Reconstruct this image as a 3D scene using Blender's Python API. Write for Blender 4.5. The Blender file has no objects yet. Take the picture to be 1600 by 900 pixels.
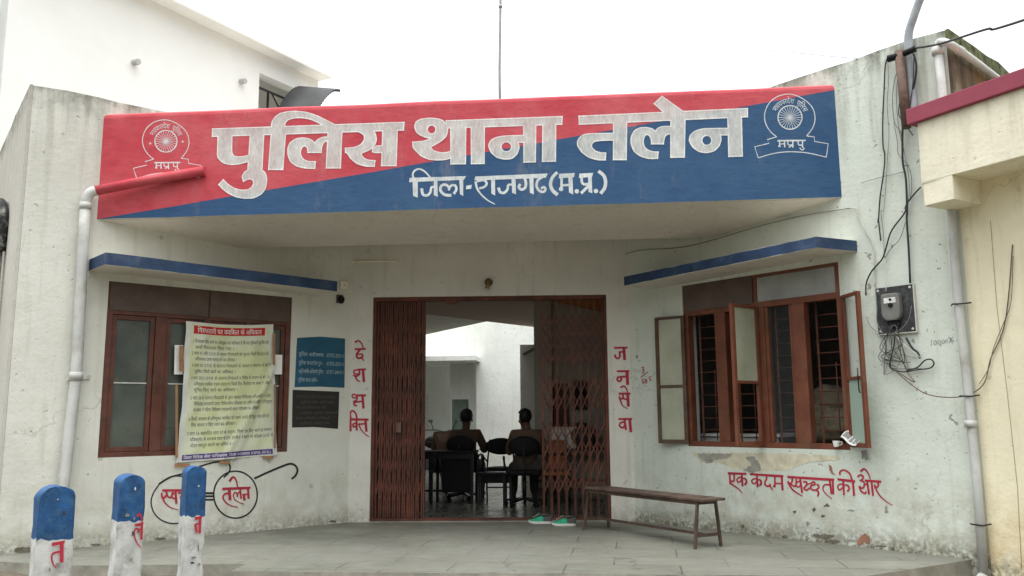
import bpy, bmesh, math, random
from mathutils import Vector, Matrix, Quaternion, noise as mnoise
from mathutils.geometry import delaunay_2d_cdt
R_ = math.radians
SC = bpy.context.scene
COL = SC.collection
random.seed(7)

# ------------------------------------------------------------------ camera
CAM = Vector((0, 0, 1.2)); FPX = 1330.0
_p, _r, _y = R_(8.75), R_(0.44), R_(5.0)
FW = Vector((-math.sin(_y)*math.cos(_p), math.cos(_y)*math.cos(_p), math.sin(_p)))
_r0 = Vector((math.cos(_y), math.sin(_y), 0)); _u0 = _r0.cross(FW)
RT = _r0*math.cos(_r) - _u0*math.sin(_r); UP = _r0*math.sin(_r) + _u0*math.cos(_r)
cd = bpy.data.cameras.new('camera'); cam = bpy.data.objects.new('camera', cd); COL.objects.link(cam)
cd.sensor_width = 36; cd.lens = FPX/1600*36; cd.clip_start = 0.05; cd.clip_end = 3000
cam.matrix_world = Matrix(((RT.x, UP.x, -FW.x, CAM.x), (RT.y, UP.y, -FW.y, CAM.y), (RT.z, UP.z, -FW.z, CAM.z), (0, 0, 0, 1)))
SC.camera = cam

# ------------------------------------------------------------------ light: overcast day
SUN_EL, SUN_AZ = 78, 200          # azimuth measured clockwise from +Y: the sun is behind and a little left of the viewer
w = bpy.data.worlds.new('World'); SC.world = w; w.use_nodes = True
nt = w.node_tree; nt.nodes.clear()
sky = nt.nodes.new('ShaderNodeTexSky'); sky.sky_type = 'NISHITA'; sky.sun_disc = False
sky.sun_elevation = R_(SUN_EL); sky.sun_rotation = R_(SUN_AZ); sky.air_density = 1.0; sky.dust_density = 6.0; sky.ozone_density = 1.0
hs = nt.nodes.new('ShaderNodeHueSaturation'); hs.inputs['Saturation'].default_value = 0.10
mx = nt.nodes.new('ShaderNodeMix'); mx.data_type = 'RGBA'; mx.inputs[0].default_value = 0.6
mx.inputs[7].default_value = (9.0, 9.3, 9.4, 1)      # the even cloud sheet
bg = nt.nodes.new('ShaderNodeBackground'); bg.inputs[1].default_value = 0.12
ow = nt.nodes.new('ShaderNodeOutputWorld')
nt.links.new(sky.outputs[0], hs.inputs['Color']); nt.links.new(hs.outputs[0], mx.inputs[6])
# overcast sky: brightest overhead, lowest band darkened to cut the frontal light
tc = nt.nodes.new('ShaderNodeTexCoord'); sx_ = nt.nodes.new('ShaderNodeSeparateXYZ'); nt.links.new(tc.outputs['Generated'], sx_.inputs[0])
mr = nt.nodes.new('ShaderNodeValToRGB')            # lowest sky darkened to dim the porch, in place of unseen rooftops
for i, (p_, v_) in enumerate(((0.0, .04), (.10, .06), (.30, .40), (1.0, 1.0))):
    el_ = mr.color_ramp.elements[i] if i < 2 else mr.color_ramp.elements.new(p_)
    el_.position = p_; el_.color = (v_, v_, v_, 1)
nt.links.new(sx_.outputs[2], mr.inputs[0])
vm = nt.nodes.new('ShaderNodeVectorMath'); vm.operation = 'SCALE'; nt.links.new(mx.outputs[2], vm.inputs[0]); ml = nt.nodes.new('ShaderNodeMath'); ml.operation = 'MULTIPLY'; ml.inputs[1].default_value = 2.0; nt.links.new(mr.outputs[0], ml.inputs[0]); nt.links.new(ml.outputs[0], vm.inputs['Scale'])
nt.links.new(vm.outputs[0], bg.inputs[0]); nt.links.new(bg.outputs[0], ow.inputs[0])
sl = bpy.data.lights.new('sun', 'SUN'); sl.energy = 0.8; sl.angle = R_(40); sl.color = (1.0, 0.97, 0.93)
so = bpy.data.objects.new('sun', sl); COL.objects.link(so)
_az = R_(SUN_AZ); sd = Vector((math.sin(_az)*math.cos(R_(SUN_EL)), math.cos(_az)*math.cos(R_(SUN_EL)), math.sin(R_(SUN_EL))))
so.rotation_euler = sd.to_track_quat('Z', 'Y').to_euler(); so.location = (0, 0, 20)
vs = SC.view_settings; vs.view_transform = 'Standard'; vs.look = 'None'; vs.gamma = 1; vs.use_curve_mapping = False
vs.exposure = 0.92
SC.cycles.max_bounces = 10; SC.cycles.diffuse_bounces = 6; SC.cycles.transparent_max_bounces = 12
SC.cycles.use_denoising = True

# ------------------------------------------------------------------ geometry helpers
S2 = math.sqrt(.5)
def ray(x, y): return RT*((x-800)/FPX) - UP*((y-450)/FPX) + FW
def on_plane(x, y, P, n):
    d = ray(x, y); return CAM + d*((P-CAM).dot(n)/d.dot(n))
def on_z(x, y, z=0): return on_plane(x, y, Vector((0, 0, z)), Vector((0, 0, 1)))
def on_y(x, y, Y): return on_plane(x, y, Vector((0, Y, 0)), Vector((0, 1, 0)))
class Frame:                       # a wall plane: t along it, z up, d out of it
    def __init__(s, O, d, n): s.O, s.d, s.n = Vector(O), Vector(d).normalized(), Vector(n).normalized()
    def P(s, t, z, d=0): return s.O + s.d*t + s.n*d + Vector((0, 0, z))
    def at(s, x, y, d=0):
        P = on_plane(x, y, s.O + s.n*d, s.n); return (P-s.O).dot(s.d), P.z
    def pt(s, x, y, d=0): return on_plane(x, y, s.O + s.n*d, s.n)
FL = Frame((-1.07, 12, 0), (-S2, -S2, 0), (S2, -S2, 0))       # left wing wall
FR = Frame((-1.07, 12, 0), (S2, -S2, 0), (-S2, -S2, 0))       # right wing wall
A_ = FL.P(2.546, 0); B_ = FR.P(2.263, 0)
_d = (B_-A_).normalized(); FC = Frame(A_, _d, (_d.y, -_d.x, 0)); CW = (B_-A_).length   # entrance wall
S0 = Vector((-4.97, 8.10, 0)); S1 = Vector((2.53, 8.40, 0))
_d = (S1-S0).normalized(); FS = Frame(S0, _d, (_d.y, -_d.x, 0)); SW = (S1-S0).length   # name board face
def FY(Y): return Frame((0, Y, 0), (1, 0, 0), (0, -1, 0))

class MB:
    def __init__(s): s.v, s.f, s.m, s.sm = [], [], [], []
    def add(s, vs, fs, mi=0, smooth=False):
        b = len(s.v); s.v += [Vector(v) for v in vs]
        for f in fs: s.f.append([b+i for i in f]); s.m.append(mi); s.sm.append(smooth)
        return s
    def box(s, F, t0, t1, z0, z1, d0, d1, mi=0):
        v = [F.P(t, z, d) for d in (d0, d1) for z in (z0, z1) for t in (t0, t1)]
        return s.add(v, [(0, 2, 3, 1), (4, 5, 7, 6), (0, 1, 5, 4), (2, 6, 7, 3), (0, 4, 6, 2), (1, 3, 7, 5)], mi)
    def bx(s, x0, x1, y0, y1, z0, z1, mi=0):
        v = [(x, y, z) for y in (y0, y1) for z in (z0, z1) for x in (x0, x1)]
        return s.add(v, [(0, 2, 3, 1), (4, 5, 7, 6), (0, 1, 5, 4), (2, 6, 7, 3), (0, 4, 6, 2), (1, 3, 7, 5)], mi)
    def bar(s, a, b, wx, wy, mi=0, upv=(0, 0, 1)):
        a, b = Vector(a), Vector(b); t = (b-a).normalized(); u = Vector(upv)
        if abs(t.dot(u)) > .95: u = Vector((0, 1, 0))
        x = t.cross(u).normalized(); y = x.cross(t)
        v = [p + x*sx*wx/2 + y*sy*wy/2 for p in (a, b) for sx, sy in ((-1, -1), (1, -1), (1, 1), (-1, 1))]
        return s.add(v, [(3, 2, 1, 0), (4, 5, 6, 7), (0, 1, 5, 4), (1, 2, 6, 5), (2, 3, 7, 6), (3, 0, 4, 7)], mi)
    def tube(s, pts, r, n=8, mi=0, caps=True):
        pts = [Vector(p) for p in pts]; N = len(pts); rs = r if isinstance(r, (list, tuple)) else [r]*N
        tans = []
        for i in range(N):
            t = (pts[min(i+1, N-1)]-pts[max(i-1, 0)])
            tans.append(t.normalized() if t.length > 1e-9 else Vector((0, 0, 1)))
        u = Vector((0, 0, 1)) if abs(tans[0].z) < .9 else Vector((1, 0, 0))
        u = (u - tans[0]*u.dot(tans[0])).normalized(); vs = []
        for i in range(N):
            u = (u - tans[i]*u.dot(tans[i])).normalized(); b = tans[i].cross(u)
            vs += [pts[i] + (u*math.cos(2*math.pi*k/n) + b*math.sin(2*math.pi*k/n))*rs[i] for k in range(n)]
        fs = [(i*n+k, i*n+(k+1) % n, (i+1)*n+(k+1) % n, (i+1)*n+k) for i in range(N-1) for k in range(n)]
        s.add(vs, fs, mi, True)
        if caps: s.add(vs[:n], [tuple(range(n))[::-1]], mi); s.add(vs[-n:], [tuple(range(n))], mi)
        return s
    def ell(s, c, r, n=16, m=10, mi=0, rot=None, zmin=-1.0):
        vs, fs = [], []; c = Vector(c)
        for i in range(m+1):
            th = math.pi*i/m
            for k in range(n):
                ph = 2*math.pi*k/n
                p = Vector((r[0]*math.sin(th)*math.cos(ph), r[1]*math.sin(th)*math.sin(ph), r[2]*max(zmin, math.cos(th))))
                if rot: p = rot @ p
                vs.append(c+p)
        fs = [(i*n+k, (i+1)*n+k, (i+1)*n+(k+1) % n, i*n+(k+1) % n) for i in range(m) for k in range(n)]
        return s.add(vs, fs, mi, True)
    def prism(s, poly, off, mi=0):      # closed 3D polygon swept by an offset vector
        off = Vector(off); n = len(poly); v = [Vector(p) for p in poly] + [Vector(p)+off for p in poly]
        return s.add(v, [tuple(range(n)), tuple(range(2*n-1, n-1, -1))] + [(i, i+n, (i+1) % n+n, (i+1) % n) for i in range(n)], mi)
    def build(s, name, mats, parent=None, bevel=0, recalc=True):
        me = bpy.data.meshes.new(name); me.from_pydata(s.v, [], s.f)
        for m in (mats if isinstance(mats, (list, tuple)) else [mats]): me.materials.append(m)
        for p, mi, sm in zip(me.polygons, s.m, s.sm): p.material_index = mi; p.use_smooth = sm
        bm = bmesh.new(); bm.from_mesh(me); bmesh.ops.remove_doubles(bm, verts=bm.verts, dist=1e-5)
        if recalc: bmesh.ops.recalc_face_normals(bm, faces=bm.faces)
        if bevel:
            es = [e for e in bm.edges if len(e.link_faces) == 2 and e.calc_face_angle(0) > .6]
            bmesh.ops.bevel(bm, geom=es, offset=bevel, segments=2, affect='EDGES', profile=.6)
        bm.to_mesh(me); bm.free()
        o = bpy.data.objects.new(name, me); COL.objects.link(o)
        if parent: o.parent = parent
        return o
def tag(o, label=None, cat=None, group=None, kind=None):
    for k, v in (('label', label), ('category', cat), ('group', group), ('kind', kind)):
        if v: o[k] = v
    return o
def thing(name, label, cat, loc=(0, 0, 0), rz=0, group=None):
    o = bpy.data.objects.new(name, None); o.empty_display_size = .2; COL.objects.link(o)
    o.location = loc; o.rotation_euler = (0, 0, rz); return tag(o, label, cat, group)

# ------------------------------------------------------------------ materials
def rgb(c): return (c[0], c[1], c[2], 1)
class NT:
    def __init__(s, name):
        s.m = bpy.data.materials.new(name); s.m.use_nodes = True; s.t = s.m.node_tree; s.n = s.t.nodes
        s.b = s.n['Principled BSDF']; s.pos = s.n.new('ShaderNodeNewGeometry').outputs['Position']
    def L(s, a, b): s.t.links.new(a, b)
    def noise(s, scale, detail=5, rough=.6, stretch=None, offs=(0, 0, 0)):
        v = s.pos
        mp = s.n.new('ShaderNodeMapping'); mp.inputs['Scale'].default_value = stretch or (1, 1, 1); mp.inputs['Location'].default_value = offs
        s.L(v, mp.inputs[0]); n = s.n.new('ShaderNodeTexNoise'); n.inputs['Scale'].default_value = scale
        n.inputs['Detail'].default_value = detail; n.inputs['Roughness'].default_value = rough
        s.L(mp.outputs[0], n.inputs['Vector']); return n.outputs[0]
    def ramp(s, x, a, b, y0=0, y1=1):
        r = s.n.new('ShaderNodeMapRange'); r.inputs[1].default_value = a; r.inputs[2].default_value = b
        r.inputs[3].default_value = y0; r.inputs[4].default_value = y1; s.L(x, r.inputs[0]); return r.outputs[0]
    def z(s):
        q = s.n.new('ShaderNodeSeparateXYZ'); s.L(s.pos, q.inputs[0]); return q.outputs
    def math(s, op, a, b=None):
        q = s.n.new('ShaderNodeMath'); q.operation = op
        for i, x in enumerate((a, b)):
            if x is None: continue
            if isinstance(x, (int, float)): q.inputs[i].default_value = x
            else: s.L(x, q.inputs[i])
        return q.outputs[0]
    def mix(s, f, a, b):
        q = s.n.new('ShaderNodeMix'); q.data_type = 'RGBA'
        for i, x in ((0, f), (6, a), (7, b)):
            if isinstance(x, (int, float)): q.inputs[i].default_value = x
            elif isinstance(x, tuple): q.inputs[i].default_value = rgb(x)
            else: s.L(x, q.inputs[i])
        return q.outputs[2]
    def done(s, col, rough=.8, bump=None, bs=.3, bd=.01, spec=.3, metal=0):
        if isinstance(col, tuple): s.b.inputs['Base Color'].default_value = rgb(col)
        else: s.L(col, s.b.inputs['Base Color'])
        if isinstance(rough, (int, float)): s.b.inputs['Roughness'].default_value = rough
        else: s.L(rough, s.b.inputs['Roughness'])
        s.b.inputs['Specular IOR Level'].default_value = spec; s.b.inputs['Metallic'].default_value = metal
        if bump is not None:
            q = s.n.new('ShaderNodeBump'); q.inputs['Strength'].default_value = bs; q.inputs['Distance'].default_value = bd
            s.L(bump, q.inputs['Height']); s.L(q.outputs[0], s.b.inputs['Normal'])
        return s.m
def plain(name, c, rough=.6, var=.25, scale=9, bs=.15, spec=.3, metal=0, dirt=None, dsc=3, damt=.5):
    k = NT(name); n = k.noise(scale, 6)
    a = tuple(x*(1-var) for x in c); b = tuple(min(1, x*(1+var)) for x in c)
    col = k.mix(k.ramp(n, .3, .7), a, b)
    if dirt:
        col = k.mix(k.ramp(k.noise(dsc, 8, .7, offs=(3, 1, 7)), .5, .68, 0, damt), col, dirt)
    return k.done(col, k.ramp(n, .3, .7, rough*.85, min(1, rough*1.15)), k.noise(scale*9, 4), bs, .004, spec, metal)
def whitewash(name, base, top=4.6, grime=.55, damp=.5, spots=.5, stain=(.33, .30, .22), topw=.5, cracks=.35, base_z=0.0):
    k = NT(name); z = k.z()[2]
    n1 = k.noise(.9, 6, .55); n2 = k.noise(5, 7, .62, offs=(5, 2, 1)); n3 = k.noise(26, 5, .6)
    st = k.noise(3.2, 6, .6, stretch=(3.5, 3.5, .28), offs=(1, 9, 2))
    col = k.mix(k.ramp(n1, .32, .68), tuple(x*.90 for x in base), tuple(min(1, x*1.05) for x in base))
    col = k.mix(k.ramp(n2, .45, .75, 0, .22), col, (base[0]*.74, base[1]*.74, base[2]*.66))
    # rain streaks and black mould that run down from the coping
    m = k.math('MULTIPLY', k.ramp(z, top-topw*2.2, top, 0, 1), k.ramp(st, .42, .66))
    m = k.math('ADD', k.math('MULTIPLY', m, .55), k.math('MULTIPLY', k.ramp(z, top-topw*.55, top, 0, 1), k.ramp(n2, .36, .6)))
    col = k.mix(k.math('MULTIPLY', m, grime), col, (.10, .105, .08))
    # faint streaks everywhere
    col = k.mix(k.ramp(st, .54, .76, 0, .42), col, (base[0]*.62, base[1]*.60, base[2]*.5))
    # rising damp
    d = k.math('MULTIPLY', k.ramp(z, base_z+.75, base_z-.02, 0, 1), k.ramp(n2, .36, .62))
    d2 = k.math('MULTIPLY', k.ramp(z, base_z+.20, base_z, 0, 1), k.ramp(n3, .35, .6))
    col = k.mix(k.math('MULTIPLY', d, damp), col, stain)
    col = k.mix(k.math('MULTIPLY', d2, damp*1.3), col, (.15, .14, .10))
    # chips and specks
    sp = k.ramp(k.noise(11, 3, .5, offs=(2, 4, 6)), .69, .73)
    sp2 = k.ramp(k.noise(31, 2, .5, offs=(8, 4, 6)), .70, .74)
    col = k.mix(k.math('MULTIPLY', k.math('ADD', sp, sp2), spots), col, (.20, .18, .14))
    # hair cracks
    v = k.n.new('ShaderNodeTexVoronoi'); v.feature = 'DISTANCE_TO_EDGE'; v.inputs['Scale'].default_value = .55
    wv = k.n.new('ShaderNodeVectorMath'); wv.operation = 'MULTIPLY_ADD'; nn = k.n.new('ShaderNodeTexNoise'); nn.inputs['Scale'].default_value = 2.5; nn.inputs['Detail'].default_value = 5
    k.L(k.pos, nn.inputs['Vector']); k.L(nn.outputs[1], wv.inputs[0]); wv.inputs[1].default_value = (.9, .9, .9); k.L(k.pos, wv.inputs[2]); k.L(wv.outputs[0], v.inputs['Vector'])
    cr = k.math('MULTIPLY', k.ramp(v.outputs['Distance'], .0, .007, 1, 0), k.ramp(n1, .5, .62))
    col = k.mix(k.math('MULTIPLY', cr, cracks), col, (.16, .15, .12))
    bump = k.math('ADD', k.math('MULTIPLY', n3, .5), k.math('ADD', k.math('MULTIPLY', n2, 1.2), k.math('MULTIPLY', sp, -.6)))
    return k.done(col, .9, bump, .55, .012, .15)
M = {}
M['wallL'] = whitewash('left_wing_plaster', (.645, .65, .585), top=4.56, grime=.7, damp=.5, spots=.35)
M['wallR'] = whitewash('right_wing_plaster', (.60, .645, .58), top=4.72, grime=.8, damp=.8, spots=.7)
M['wallC'] = whitewash('entrance_plaster', (.64, .63, .575), top=6, grime=.2, damp=.4, spots=.25)
M['soffit'] = whitewash('soffit_plaster', (.63, .60, .535), top=9, grime=0, damp=0, spots=.2)
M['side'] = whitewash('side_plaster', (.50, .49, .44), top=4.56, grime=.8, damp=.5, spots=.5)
k = NT('mossy_plaster'); z = k.z()[2]; n1 = k.noise(2.2, 7, .65); n2 = k.noise(9, 6, .7); st = k.noise(6, 6, .65, stretch=(1, 1, .22), offs=(2, 2, 2))
col = k.mix(k.ramp(st, .35, .65), (.05, .042, .033), (.15, .115, .08)); col = k.mix(k.ramp(k.noise(1.4, 5, .6, stretch=(1, 1, .3), offs=(6, 1, 1)), .5, .66, 0, .8), col, (.24, .13, .055))
col = k.mix(k.math('MULTIPLY', k.ramp(z, 4.42, 4.5), 1.0), col, k.mix(k.ramp(n2, .4, .62), (.045, .05, .03), (.17, .185, .09)))
col = k.mix(k.ramp(n1, .55, .7, 0, .5), col, (.30, .29, .24)); M['moss'] = k.done(col, .95, k.math('ADD', n2, n1), .8, .02, .1)
M['court'] = whitewash('courtyard_limewash', (.78, .80, .76), top=9, grime=.1, damp=.45, spots=.3)
M['white'] = plain('white_house_paint', (.90, .915, .89), .9, .03, 1.5, bs=.1)
M['cream'] = whitewash('cream_house_paint', (.80, .745, .55), top=9, grime=0, damp=.75, spots=.12, stain=(.56, .40, .16), base_z=-.1, cracks=.25)
M['creamdk'] = whitewash('cream_fascia_paint', (.79, .755, .60), top=3.75, grime=.22, damp=0, spots=.15, topw=.35, cracks=.2)
M['redband'] = plain('dull_red_band_paint', (.29, .060, .092), .75, .15, 4)
M['navy'] = plain('dark_blue_shade_paint', (.022, .048, .105), .7, .35, 5, dirt=(.16, .18, .2), damt=.35, dsc=4)
def signmat(name, c, fade):
    k = NT(name); n = k.noise(1.6, 6, .6); n2 = k.noise(7, 6, .65, stretch=(1, 1, 2.2)); n3 = k.noise(60, 4)
    col = k.mix(k.ramp(n, .35, .68, 0, .8), c, fade)
    col = k.mix(k.ramp(n2, .48, .75, 0, .42), col, tuple(x*.6 for x in c))
    col = k.mix(k.ramp(k.noise(3, 7, .7, stretch=(1, 1, .3), offs=(3, 3, 3)), .58, .74, 0, .3), col, (.30, .28, .26))
    col = k.mix(k.ramp(k.noise(22, 3, .5, offs=(1, 1, 5)), .70, .74, 0, .5), col, (.12, .1, .1))
    return k.done(col, .75, k.math('ADD', n3, k.math('MULTIPLY', n2, 2)), .35, .006, .25)
M['signred'] = signmat('name_board_red', (.45, .046, .064), (.52, .115, .13))
M['signblue'] = signmat('name_board_blue', (.024, .072, .165), (.040, .095, .185))
def letterpaint(name, c, cover, edge=False):
    k = NT(name); n = k.noise(9, 6, .7, stretch=(1, 1, .45)); n2 = k.noise(45, 4, .7, stretch=(1.6, 1.6, .35))
    col = k.mix(k.ramp(n, .35, .7), tuple(x*.92 for x in c), c)
    col = k.mix(k.ramp(k.noise(6, 5, .6, offs=(4, 4, 1)), .58, .74, 0, .28), col, (.40, .40, .39))
    k.done(col, .75, n2, .2, .003, .25)
    k.L(k.math('MINIMUM', k.math('ADD', k.ramp(n, .3, .72, cover-.18, cover+.12), k.ramp(n2, .3, .7, -.12, .12)), 1.0), k.b.inputs['Alpha'])
    return k.m
M['letter'] = letterpaint('thin_white_letter_paint', (.68, .69, .665), .74)
M['letteredge'] = letterpaint('white_outline_paint', (.80, .80, .78), .86)
M['letter2'] = letterpaint('white_small_letter_paint', (.70, .74, .74), .80)
M['redink'] = plain('red_sign_paint', (.38, .022, .045), .6, .22, 14)
M['black'] = plain('black_sign_paint', (.018, .018, .018), .6, .2, 14)
M['pencil'] = plain('pencil_marks', (.22, .22, .21), .9, .2)
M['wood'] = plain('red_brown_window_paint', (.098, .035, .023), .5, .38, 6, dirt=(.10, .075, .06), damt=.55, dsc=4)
M['woodlit'] = plain('lit_window_paint', (.145, .049, .027), .5, .28, 6, dirt=(.16, .09, .05), damt=.5)  # same window paint, made lighter and more orange as if lit
M['dkwood'] = plain('dark_weathered_wood', (.085, .052, .034), .75, .4, 7, dirt=(.17, .16, .13), damt=.4)
M['bench'] = plain('dark_bench_wood', (.070, .045, .034), .6, .4, 6, dirt=(.22, .18, .14), damt=.4, dsc=6)
M['rust'] = plain('rusty_oxide_paint', (.108, .037, .023), .65, .5, 5, dirt=(.042, .022, .018), damt=.85, dsc=2)
M['iron'] = plain('rusty_iron', (.13, .085, .065), .8, .4, 20, dirt=(.20, .17, .15))
M['steel'] = plain('weathered_steel', (.30, .33, .35), .5, .2, 12)
M['pvc'] = plain('grey_white_pvc', (.50, .51, .49), .55, .12, 4, dirt=(.24, .22, .17), damt=.6)
M['soot'] = plain('sooty_peeling_paint', (.03, .03, .032), .7, .3, 12, dirt=(.42, .42, .40), damt=.9, dsc=11)
M['pipegrey'] = plain('stained_grey_pipe', (.30, .30, .29), .7, .25, 6, dirt=(.08, .08, .08), damt=.8, dsc=5)
M['cable'] = plain('black_cable', (.03, .032, .034), .6, .2)
M['cablegrey'] = plain('grey_cable', (.17, .17, .16), .6, .3, 20)
M['conduit'] = plain('white_conduit', (.50, .50, .46), .6, .2)
M['blk'] = plain('black_plastic', (.009, .009, .010), .65, .2, spec=.2)
M['blackmetal'] = plain('black_tube_metal', (.014, .014, .015), .4, .2)
M['brd'] = plain('dark_meter_board', (.034, .037, .038), .7, .3, 10, dirt=(.2, .2, .2), damt=.4, dsc=14)
M['meter'] = plain('grey_meter_case', (.16, .16, .15), .45, .2, 12, dirt=(.08, .08, .075))
M['paper'] = plain('white_paper', (.80, .80, .76), .9, .05)
M['news'] = plain('newsprint', (.62, .63, .61), .9, .3, 30)
M['tape'] = plain('brown_tape', (.30, .165, .085), .5, .2)
M['bannerred'] = plain('poster_red', (.46, .018, .02), .6, .08)
M['bannerviolet'] = plain('poster_violet', (.075, .045, .19), .6, .08)
M['postertext'] = plain('poster_text', (.07, .075, .06), .8, .1)
k = NT('flex_poster'); sx = k.z()
n = k.noise(2.2, 4); n2 = k.noise(3, 5, stretch=(1, 1, .5))
M['poster'] = k.done(k.mix(k.ramp(n, .42, .62), (.56, .60, .33), (.63, .66, .52)), .45, n2, .5, .02, .4)
M['posteredge'] = plain('poster_margin', (.62, .63, .57), .5, .06)
M['boardblue'] = plain('blue_board_paint', (.016, .085, .145), .6, .22, 4, dirt=(.06, .14, .19), damt=.4)
M['boardblack'] = plain('black_board_paint', (.026, .023, .021), .7, .25, 5)
M['boardtext'] = plain('faded_white_lettering', (.36, .48, .52), .8, .3, 30)
M['boarddim'] = plain('dim_lettering', (.085, .078, .072), .8, .3, 30)
M['bollblue'] = plain('blue_stone_paint', (.014, .070, .185), .6, .4, 14, bs=.7, dirt=(.06, .13, .21), damt=.55, dsc=18)
M['bollwhite'] = plain('white_stone_paint', (.50, .51, .49), .85, .16, 12, bs=.7, dirt=(.24, .235, .21), damt=.75, dsc=9)
M['stone'] = plain('bare_grey_stone', (.22, .21, .19), .9, .3, 12, bs=.6)
M['plas1'] = plain('bare_grey_cement', (.30, .295, .25), .95, .25, 14, bs=.6)
M['plas2'] = plain('bare_ochre_plaster', (.55, .52, .39), .95, .2, 10, bs=.5)
M['plas3'] = plain('bare_brick_patch', (.30, .15, .10), .95, .3, 14, bs=.6)
M['plas4'] = plain('dark_mould_patch', (.13, .12, .09), .95, .4, 20, bs=.6)
M['backing'] = plain('dark_brown_backing', (.075, .045, .035), .8, .25, 4)
M['orange'] = plain('orange_beam_paint', (.50, .19, .05), .7, .15)
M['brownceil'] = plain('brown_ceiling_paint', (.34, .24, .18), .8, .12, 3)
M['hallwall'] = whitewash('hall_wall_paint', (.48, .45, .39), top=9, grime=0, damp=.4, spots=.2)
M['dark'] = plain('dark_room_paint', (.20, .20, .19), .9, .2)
M['greendoor'] = plain('grey_green_door', (.20, .26, .22), .7, .2, 6)
M['skin'] = plain('brown_skin', (.13, .068, .043), .55, .1)
M['hair'] = plain('black_hair', (.012, .011, .011), .5, .3, 60)
M['khaki'] = plain('khaki_cloth', (.085, .055, .034), .9, .18, 25)
M['khaki2'] = plain('tan_cloth', (.125, .085, .055), .9, .18, 25)
M['trouser'] = plain('dark_trouser_cloth', (.055, .050, .046), .9, .2, 25)
M['orangewood'] = plain('orange_chair_cloth', (.26, .09, .035), .7, .2)
M['shoe'] = plain('green_shoe_mesh', (.022, .27, .155), .7, .2, 40)
M['shoedk'] = plain('dark_shoe_cloth', (.06, .065, .06), .8, .2)
M['sole'] = plain('pale_shoe_sole', (.55, .56, .50), .7, .1)
M['sack'] = plain('khaki_sackcloth', (.22, .19, .13), .95, .3, 14, bs=.6)
M['brass'] = plain('tarnished_brass', (.26, .19, .09), .5, .3, metal=.5)
M['cup'] = plain('white_cup', (.8, .8, .77), .4, .05)
M['sheet'] = plain('grey_corrugated_sheet', (.085, .088, .092), .6, .25, 3)
M['tank'] = plain('black_tank_plastic', (.035, .036, .045), .35, .2)
k = NT('frosted_glass'); nn = k.noise(2, 5)
k.done(k.mix(k.ramp(nn, .35, .7), (.040, .052, .044), (.10, .115, .095)), k.ramp(k.noise(3, 5), .3, .7, .18, .5), k.noise(80, 3), .3, .003, .5); M['frost'] = k.m
k = NT('pale_frosted_glass'); nn = k.noise(3, 5)
k.done(k.mix(k.ramp(nn, .3, .7), (.27, .29, .21), (.40, .41, .31)), .4, k.noise(80, 3), .3, .003, .5); M['frostpale'] = k.m
k = NT('green_glass'); k.done((.33, .44, .37), .3, k.noise(60, 3), .15, .003, .5); M['greenglass'] = k.m
k = NT('grey_glass'); nn = k.noise(2.5, 4)
k.done(k.mix(k.ramp(nn, .3, .7), (.20, .215, .20), (.36, .37, .35)), .3, k.noise(70, 3), .2, .003, .5); M['greyglass'] = k.m
k = NT('clear_glass'); k.done((.10, .11, .11), .06, None, spec=.35); k.b.inputs['Alpha'].default_value = .12; M['clear'] = k.m
k = NT('brown_board'); M['ventboard'] = k.done(k.mix(k.ramp(k.noise(4, 5), .3, .7), (.075, .052, .042), (.125, .092, .075)), .6, k.noise(40, 4), .3, .004)
# floors
k = NT('stone_slab_floor'); b = k.n.new('ShaderNodeTexBrick'); b.inputs['Scale'].default_value = 1; b.offset = .42
for kk, vv in (('Brick Width', .93), ('Row Height', .44), ('Mortar Size', .0075), ('Mortar Smooth', .5), ('Bias', 0)): b.inputs[kk].default_value = vv
mp = k.n.new('ShaderNodeMapping'); mp.inputs['Rotation'].default_value = (0, 0, R_(3)); mp.inputs['Location'].default_value = (.2, .12, 0); k.L(k.pos, mp.inputs[0]); k.L(mp.outputs[0], b.inputs['Vector'])
b.inputs['Color1'].default_value = rgb((.165, .17, .148)); b.inputs['Color2'].default_value = rgb((.19, .193, .17)); b.inputs['Mortar'].default_value = rgb((.062, .058, .047))
n1 = k.noise(1.3, 7, .65); n2 = k.noise(16, 6, .65); n4 = k.noise(5, 6, .7, stretch=(.6, 2, 1))
tint = k.mix(k.ramp(k.noise(.7, 4, .55, offs=(3, 3, 3)), .35, .65), (.70, .72, .68), (1.10, 1.09, 1.03))
mm = k.n.new('ShaderNodeMix'); mm.data_type = 'RGBA'; mm.blend_type = 'MULTIPLY'; mm.inputs[0].default_value = 1; k.L(b.outputs['Color'], mm.inputs[6]); k.L(tint, mm.inputs[7]); col = mm.outputs[2]
wash = k.ramp(k.noise(.9, 3, .5, offs=(9, 3, 3)), .50, .60, 0, .75)          # slabs smeared over with cement
col = k.mix(wash, col, (.178, .18, .158))
col = k.mix(k.ramp(n1, .35, .7, 0, .55), col, (.105, .10, .082)); col = k.mix(k.ramp(n4, .52, .75, 0, .45), col, (.255, .252, .222))
col = k.mix(k.ramp(k.noise(3.2, 7, .75, stretch=(.5, 2.5, 1), offs=(2, 7, 1)), .56, .70, 0, .5), col, (.095, .088, .07))
col = k.mix(k.ramp(k.noise(24, 3, .5), .66, .72, 0, .7), col, (.075, .07, .058)); col = k.mix(k.ramp(k.noise(33, 3, .5, offs=(5, 5, 5)), .70, .74, 0, .6), col, (.36, .35, .32))
wv = k.n.new('ShaderNodeVectorMath'); wv.operation = 'MULTIPLY_ADD'; nn = k.n.new('ShaderNodeTexNoise'); nn.inputs['Scale'].default_value = 2; nn.inputs['Detail'].default_value = 6
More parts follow.
